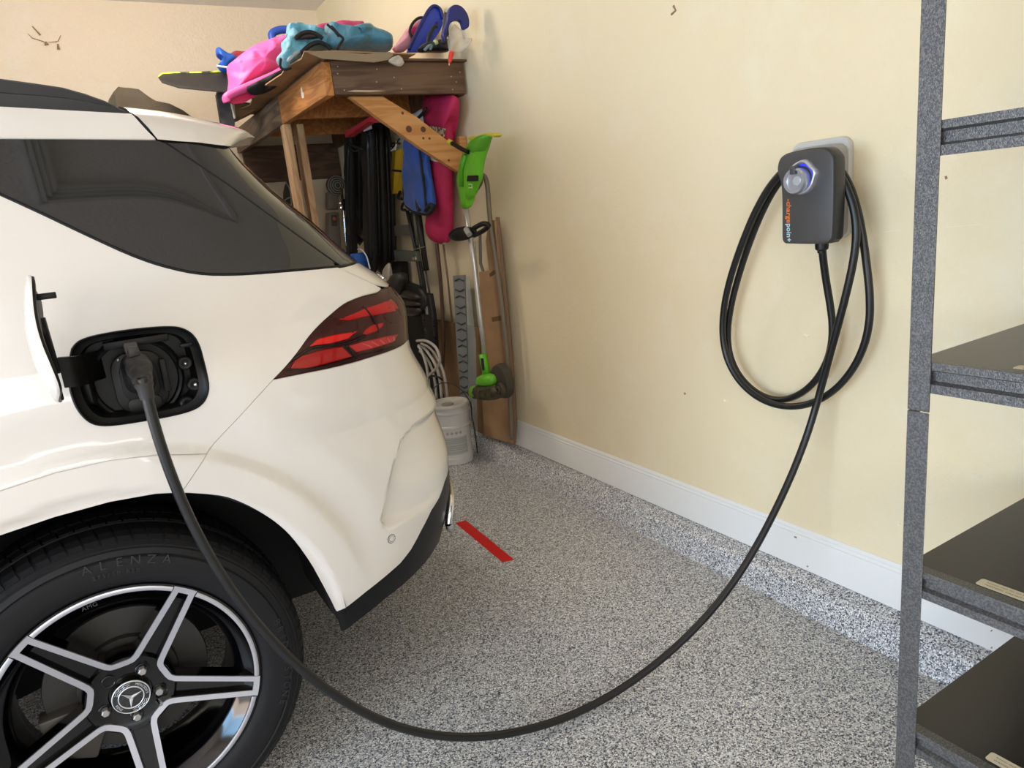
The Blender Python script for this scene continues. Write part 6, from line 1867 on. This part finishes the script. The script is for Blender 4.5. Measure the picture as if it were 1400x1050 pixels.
# folded black frame with grey braces
fr = thing('folded_stand', 'folded black stand with grey cross braces below the blue bag', 'stand', (1.7,3.977,0.542))
BK2 = mat('stand_black', (38, 38, 36), .5)
for L, r in (([(1.68,3.962,1.388),(1.68,3.924,1.21),(1.68,3.897,0.997),(1.68,3.885,0.801)], .012), ([(1.7,3.947,1.377),(1.7,3.934,1.187),(1.7,3.911,0.994),(1.7,3.894,0.775)], .012), ([(1.72,3.898,1.373),(1.72,3.899,1.205),(1.72,3.89,1.035)], .018)):
    under(MB().tube(L, r, 8).obj('leg', BK2, smooth=True), fr)
under(MB().tube([(1.66,3.82,1.382),(1.66,3.831,1.19)], .010, 8).obj('inner_tube', mat('stand_grey', (96, 94, 86), .5, .3), smooth=True), fr)
under(MB().tube([(1.72,3.9,1.035),(1.72,3.884,0.883)], .006, 8).obj('thin_leg', mat('stand_grey', (96, 94, 86), .5, .3), smooth=True), fr)
under(slab('brace', [(1.72,4.298,1.308),(1.72,4.039,1.307),(1.72,4.039,1.242),(1.72,4.309,1.244)], (1, 0, 0), .02, mat('stand_grey2', (112, 110, 102), .5, .2)), fr)
under(slab('brace', [(1.66,4.214,1.163),(1.66,3.875,1.153),(1.66,3.874,1.094),(1.66,4.215,1.096)], (1, 0, 0), .03, mat('stand_olive', (92, 96, 86), .5, .2), bevel=.004), fr)
under(MB().tube([(1.655,3.898,1.115), (1.655,3.876,1.115)], .010, 8).obj('bolt', CHROME), fr)
under(MB().tube([(1.67,3.916,1.165),(1.67,3.829,1.172),(1.67,3.754,1.18)], .002, 6).obj('string', mat('green_string', (150, 160, 120), .6)), fr)
# hedge trimmer and black heads
ht = thing('hedge_trimmer', 'black hedge trimmer hanging blade down with toothed edges', 'trimmer', (1.66,3.829,0.566))
under(pillow('grip', [(1.66,4.109,0.958),(1.66,4.025,0.969),(1.66,3.868,0.949),(1.66,3.807,0.908),(1.66,3.81,0.831),(1.66,3.88,0.809),(1.66,3.904,0.869),(1.66,4.046,0.906),(1.66,4.161,0.91)], NX, .03, mat('tool_black', (30, 29, 28), .45)), ht)
under(slab('blade_cover', [(1.66,3.879,0.914),(1.66,3.765,0.91),(1.66,3.754,0.813),(1.66,3.754,0.749),(1.66,3.786,0.571),(1.66,3.895,0.559),(1.66,3.896,0.693),(1.66,3.915,0.803)], (1, 0, 0), .03, mat('tool_black', (30, 29, 28), .45), bevel=.003), ht)
for i in range(7):
    a = Vector((1.66,3.878,0.748)).lerp(Vector((1.66,3.88,0.641)), i / 6)
    b = Vector((1.66,3.759,0.766)).lerp(Vector((1.66,3.757,0.671)), i / 6)
    under(MB().tube([a, a + Vector((-.0, .022, -.004))], [.007, .002], 6).obj('tooth', mat('tool_black', (30, 29, 28), .45)), ht)
    under(MB().tube([b, b + Vector((0, -.022, -.004))], [.007, .002], 6).obj('tooth', mat('tool_black', (30, 29, 28), .45)), ht)
under(slab('rating_plate', [(1.655,3.829,0.835),(1.655,3.798,0.837),(1.655,3.802,0.789),(1.655,3.834,0.787)], (1, 0, 0), .004, mat('rating_grey', (140, 138, 132), .5)), ht)
for i, pl in enumerate(([(1.64,4.087,0.916),(1.64,3.992,0.929),(1.64,3.867,0.909),(1.64,3.843,0.884),(1.64,3.902,0.868),(1.64,4.032,0.879),(1.64,4.121,0.888)], [(1.64,4.107,0.861),(1.64,3.989,0.872),(1.64,3.861,0.861),(1.64,3.857,0.84),(1.64,4.002,0.831),(1.64,4.115,0.838)], [(1.64,4.098,0.821),(1.64,3.981,0.828),(1.64,3.862,0.827),(1.64,3.885,0.786),(1.64,4.024,0.767),(1.64,4.092,0.771)])):
    o = pillow('club_head', pl, NX, .035, mat('club_dark', (62, 56, 50), .35, .3))
    tag(o, ('topmost', 'middle', 'lowest')[i] + ' of three dark rounded club heads stacked beside the tail lamp', 'club', 'club heads')
    tubes(o, 'edge_line', [pl[:4]], .004, mat('club_edge', (20, 20, 20), .4))
o = pillow('dark_tool_body', [(1.62,4.247,0.972),(1.62,4.145,1.016),(1.62,4.043,1.036),(1.62,4.009,1.002),(1.62,4.051,0.947),(1.62,4.115,0.9),(1.62,4.207,0.914)], NX, .05, mat('tool_charcoal', (58, 54, 50), .5), .01)
tag(o, 'charcoal tool body behind the tailgate corner', 'tool')
o = pillow('white_disc', [(1.6,4.281,1.043),(1.6,4.218,1.076),(1.6,4.153,1.085),(1.6,4.2,0.963),(1.6,4.259,0.97),(1.6,4.3,0.997)], NX, .015, mat('disc_white', (196, 188, 172), .6))
tag(o, 'off white rounded plastic piece behind the tailgate corner', 'plastic')
o = slab('dark_box', [(1.74,4.497,1.079),(1.74,4.319,1.081),(1.74,4.375,0.784),(1.74,4.291,0.741),(1.74,4.062,0.729),(1.74,4.09,0.426),(1.74,3.973,0.229),(1.74,4.498,0.135),(1.74,4.484,0.727)], (1, 0, 0), .05, mat('box_black', (17, 17, 17), .6))
tag(o, 'black case standing on the floor behind the bumper and hose', 'case')
# blue spool
sp = thing('rope_spool', 'spool of blue rope just above the tailgate edge', 'spool', (1.52,4.464,1.111))
mb = MB()
c_ = Vector((1.52,4.48,1.106))
pr = [(.0, -.055), (.05, -.055)]
for i in range(9):
    z0 = -.05 + i * .0115
    pr += [(.056 - .010 * abs(i - 4) / 4, z0), (.060 - .010 * abs(i - 4) / 4, z0 + .0055), (.056 - .010 * abs(i - 4) / 4, z0 + .011)]
pr += [(.04, .056), (0, .056)]
mb.lathe(pr, 24, c=tuple(c_), axis='z')
under(mb.obj('rope', mat('rope_blue', (44, 104, 190), .6), smooth=True), sp)
under(MB().tube(spline([(1.44,4.237,1.193),(1.44,4.16,1.188),(1.44,4.098,1.153),(1.44,4.078,1.11),(1.44,4.068,1.076)], 3), .0045, 6).obj('white_cord', mat('white_cord', (220, 225, 235), .5), smooth=True), sp)
# grey box with round mesh top, steel pole, wire basket by the back wall
gb = thing('pedestal_fan', 'weathered grey fan with a round mesh top and a red button near the back wall', 'fan', (1.575,5.3,0.863))
G1 = mat('fan_grey', (118, 112, 100), .7)
under(slab('column', [(1.596,5.2,1.449),(1.672,5.2,1.443),(1.647,5.2,1.155),(1.589,5.2,0.865),(1.513,5.2,0.876),(1.557,5.2,1.244)], (0, 1, 0), .10, G1, bevel=.01), gb)
under(slab('neck', [(1.614,5.2,1.592),(1.69,5.2,1.587),(1.675,5.2,1.463),(1.594,5.2,1.47)], (0, 1, 0), .08, G1, bevel=.01), gb)
fc = Vector((1.68,5.2,1.629))
under(MB().lathe([(0, -.03), (.03, -.03), (.055, -.022), (.070, .0), (.072, .02), (.06, .05), (0, .06)], 24, c=tuple(fc), axis='y').obj('head', mat('fan_dark', (74, 72, 66), .7), smooth=True), gb)
for r in (.02, .036, .052, .066):
    pts_ = [(fc.x + r * math.cos(a * PI / 12), fc.y - .036 + (r / .07)**2 * .02, fc.z + r * math.sin(a * PI / 12)) for a in range(25)]
    under(MB().tube(pts_, .003, 5, cap=False).obj('grille_ring', mat('fan_wire', (156, 150, 138), .5), smooth=True), gb)
under(slab('button_plate', [(1.606,5.19,1.427),(1.644,5.19,1.424),(1.637,5.19,1.346),(1.599,5.19,1.35)], (0, 1, 0), .01, mat('fan_dark', (74, 72, 66), .7)), gb)
under(MB().tube([(1.617,5.17,1.399), (1.623,5.19,1.4)], .012, 12).obj('red_button', mat('button_red', (190, 70, 50), .5)), gb)
rod = MB().tube([(1.654,5,1.594),(1.636,5,1.385),(1.621,5,1.157),(1.586,5,0.768)], .014, 10).obj('steel_pole', CHROME, smooth=True)
tag(rod, 'bright steel pole with a black clamp standing near the back corner', 'pole')
slab('clamp', [(1.638,4.97,1.524),(1.664,4.97,1.522),(1.664,4.97,1.452),(1.632,4.97,1.455)], (0, 1, 0), .04, BLACKP, rod)
MB().tube([(1.617,4.98,1.501), (1.615,4.98,1.492)], .018, 10).obj('clamp_knob', CHROME, rod)
MB().tube([(1.617,4.98,1.471), (1.616,4.98,1.462)], .014, 10).obj('clamp_knob', CHROME, rod)
wb = pillow('wire_basket', [(1.286,5.15,1.612),(1.318,5.15,1.679),(1.362,5.15,1.7),(1.392,5.15,1.664),(1.376,5.15,1.541),(1.344,5.15,1.418),(1.264,5.15,1.426)], NY, .07, mat('basket_dark', (50, 48, 44), .8), .03, wscale=40)
tag(wb, 'dark round wire basket behind the loft posts', 'basket')
tubes(wb, 'wire', [[(1.253,5.06,1.545),(1.296,5.06,1.566),(1.349,5.06,1.552)], [(1.242,5.06,1.483),(1.29,5.06,1.498),(1.338,5.06,1.484)], [(1.288,5.06,1.663),(1.308,5.06,1.604),(1.286,5.06,1.42)], [(1.34,5.05,1.601),(1.335,5.05,1.514),(1.323,5.05,1.416)]], .004, mat('fan_wire', (156, 150, 138), .5), 5)
# red lid and shelf by the spool
o = pillow('brown_bundle', [(1.7,5.027,1.288),(1.7,4.915,1.326),(1.7,4.814,1.312),(1.7,4.754,1.281),(1.7,4.8,1.242),(1.7,5.014,1.247)], NX, .03, mat('bundle_brown', (92, 76, 60), .8), .01)
tag(o, 'small brown bundle between the black chair bags', 'bundle')

# ---------------------------------------------------------------- hose coil and paint bucket
HOSE = mat('hose_grey', (190, 184, 174), .45)
hs = None
for i, L in enumerate(([(1.6,3.887,0.633),(1.6,3.756,0.647),(1.6,3.64,0.629),(1.6,3.594,0.588),(1.6,3.599,0.537),(1.6,3.684,0.482),(1.6,3.782,0.429),(1.6,3.837,0.352),(1.6,3.83,0.272)],
                       [(1.63,3.95,0.585),(1.63,3.863,0.586),(1.63,3.79,0.55),(1.63,3.724,0.497),(1.63,3.696,0.422),(1.63,3.7,0.302)], [(1.64,3.96,0.555),(1.64,3.882,0.528),(1.64,3.822,0.482),(1.64,3.793,0.405),(1.64,3.798,0.282)],
                       [(1.66,3.97,0.596),(1.66,3.845,0.582),(1.66,3.758,0.531),(1.66,3.698,0.46),(1.66,3.683,0.374),(1.66,3.688,0.284)], [(1.61,3.898,0.604),(1.61,3.849,0.556),(1.61,3.817,0.489),(1.61,3.813,0.399),(1.61,3.839,0.282)])):
    o = MB().tube(spline(L, 5), .0085, 10).obj('loop', HOSE, smooth=True)
    if hs is None:
        hs = thing('hose', 'coil of pale grey hose hanging between the bumper and the bucket', 'hose', (1.62,3.821,0.305))
    under(o, hs)
under(MB().tube(spline([(1.6,3.807,0.416),(1.6,3.716,0.443),(1.6,3.635,0.446),(1.6,3.598,0.439)], 4), .006, 8).obj('tie', WEB, smooth=True), hs)

bk = thing('paint_bucket', 'white metal pail with lid, wire handle and warning label on the floor behind the car', 'bucket', (1.565, 3.46, 0))
bx, by = 1.565, 3.46
R0, R1, HB = .098, .104, .345
prof = [(0, .0), (R0 - .004, .0), (R0, .004), (R0 + .001, .028), (R0 + .004, .032), (R0 + .004, .040), (R0 + .001, .044), (R0 + .001, .205), (R0 + .006, .210), (R0 + .006, .220), (R0 + .002, .226), (R0 + .003, .286), (R0 + .008, .291), (R0 + .008, .300), (R0 + .004, .306), (R0 + .004, .322)]
PAIL = mat('pail_white', (205, 205, 200), .35)
under(MB().lathe(prof, 48, c=(bx, by, 0), axis='z', flip=False).obj('pail', PAIL, auto=25), bk)
under(MB().lathe([(R0 + .002, .318), (R0 + .010, .320), (R0 + .012, .330), (R0 + .010, .338), (R0 + .004, .342), (R0 - .004, .340), (R0 - .008, .328), (R0 - .02, .326), (0, .328)], 48, c=(bx, by, 0), axis='z').obj('lid', mat('lid_white', (198, 194, 184), .4), auto=25), bk)
under(MB().lathe([(.034, .328), (.033, .333), (.028, .334), (.024, .330), (0, .330)], 24, c=(bx - .012, by - .0, 0), axis='z').obj('spout_cap', mat('spout_grey', (150, 146, 136), .5), smooth=True), bk)
# label wrapped on the pail
def wrap(a0, a1, z0, z1, r, n=14):
    mb = MB()
    V = []
    for i in range(n + 1):
        a = math.radians(a0 + (a1 - a0) * i / n)
        V += [(bx + r * math.cos(a), by + r * math.sin(a), z0), (bx + r * math.cos(a), by + r * math.sin(a), z1)]
    return mb.add(V, [(2 * i, 2 * i + 2, 2 * i + 3, 2 * i + 1) for i in range(n)])
lab = under(wrap(218, 292, .062, .162, R0 + .0016).obj('label', mat('pail_label', (176, 178, 172), .5)), bk)
for z in (.150, .140, .130, .112, .102, .092, .075):
    under(wrap(221, 289, z - .0012, z + .0012, R0 + .0021).obj('label_line', mat('label_ink', (136, 138, 134), .6)), bk)
for a in (228, 242, 256, 270):
    c = Vector((bx + (R0 + .002) * math.cos(math.radians(a)), by + (R0 + .002) * math.sin(math.radians(a)), .186))
    u_ = Vector((-math.sin(math.radians(a)), math.cos(math.radians(a)), 0))
    n_ = Vector((math.cos(math.radians(a)), math.sin(math.radians(a)), 0))
    mb = MB().prism([(0, -.010), (.010, 0), (0, .010), (-.010, 0), (0, -.010)][:4], c, u_, (0, 0, 1), n_, .0006)
    pic = under(mb.obj('hazard_sign', mat('hazard_frame', (150, 120, 116), .5)), bk)
    mb = MB().prism([(0, -.0075), (.0075, 0), (0, .0075), (-.0075, 0)], c + n_ * .0004, u_, (0, 0, 1), n_, .0006)
    under(mb.obj('hazard_face', PAIL), bk)
    mb = MB().prism([(-.003, -.003), (.003, -.003), (.002, .002), (0, .0045), (-.002, .002)], c + n_ * .0008, u_, (0, 0, 1), n_, .0006)
    under(mb.obj('hazard_symbol', mat('ink_dark', (70, 70, 70), .6)), bk)
# wire handle and clasp chain
hp = [Vector((bx + .11 * math.cos(a), by - .02, .0)) for a in (0,)]
ear = Vector((bx + .098, by - .055, .285))
pts = spline([(bx - .105, by + .02, .30), (bx - .098, by + .02, .40), (bx - .03, by + .0, .455), (bx + .05, by - .03, .42), (bx + .095, by - .05, .345), (bx + .106, by - .055, .288)], 6)
under(MB().tube(pts, .0028, 8).obj('wire_handle', mat('wire_dark', (60, 60, 60), .4, .6), smooth=True), bk)
mb = MB()
for i in range(7):
    z = .318 - i * .016
    pp = [(bx + .108 + .0015 * math.sin(i), by - .045 + .006 * math.cos(t * PI / 4), z + .009 * math.sin(t * PI / 4)) for t in range(9)]
    mb.tube(pp, .0022, 5, cap=False)
under(mb.obj('clasp_chain', mat('wire_dark', (60, 60, 60), .4, .6)), bk)
under(MB().tube([(bx + .107, by - .05, .21), (bx + .112, by - .05, .12), (bx + .112, by - .05, .02)], .004, 6).obj('side_rod', mat('wire_dark', (60, 60, 60), .4, .6)), bk)
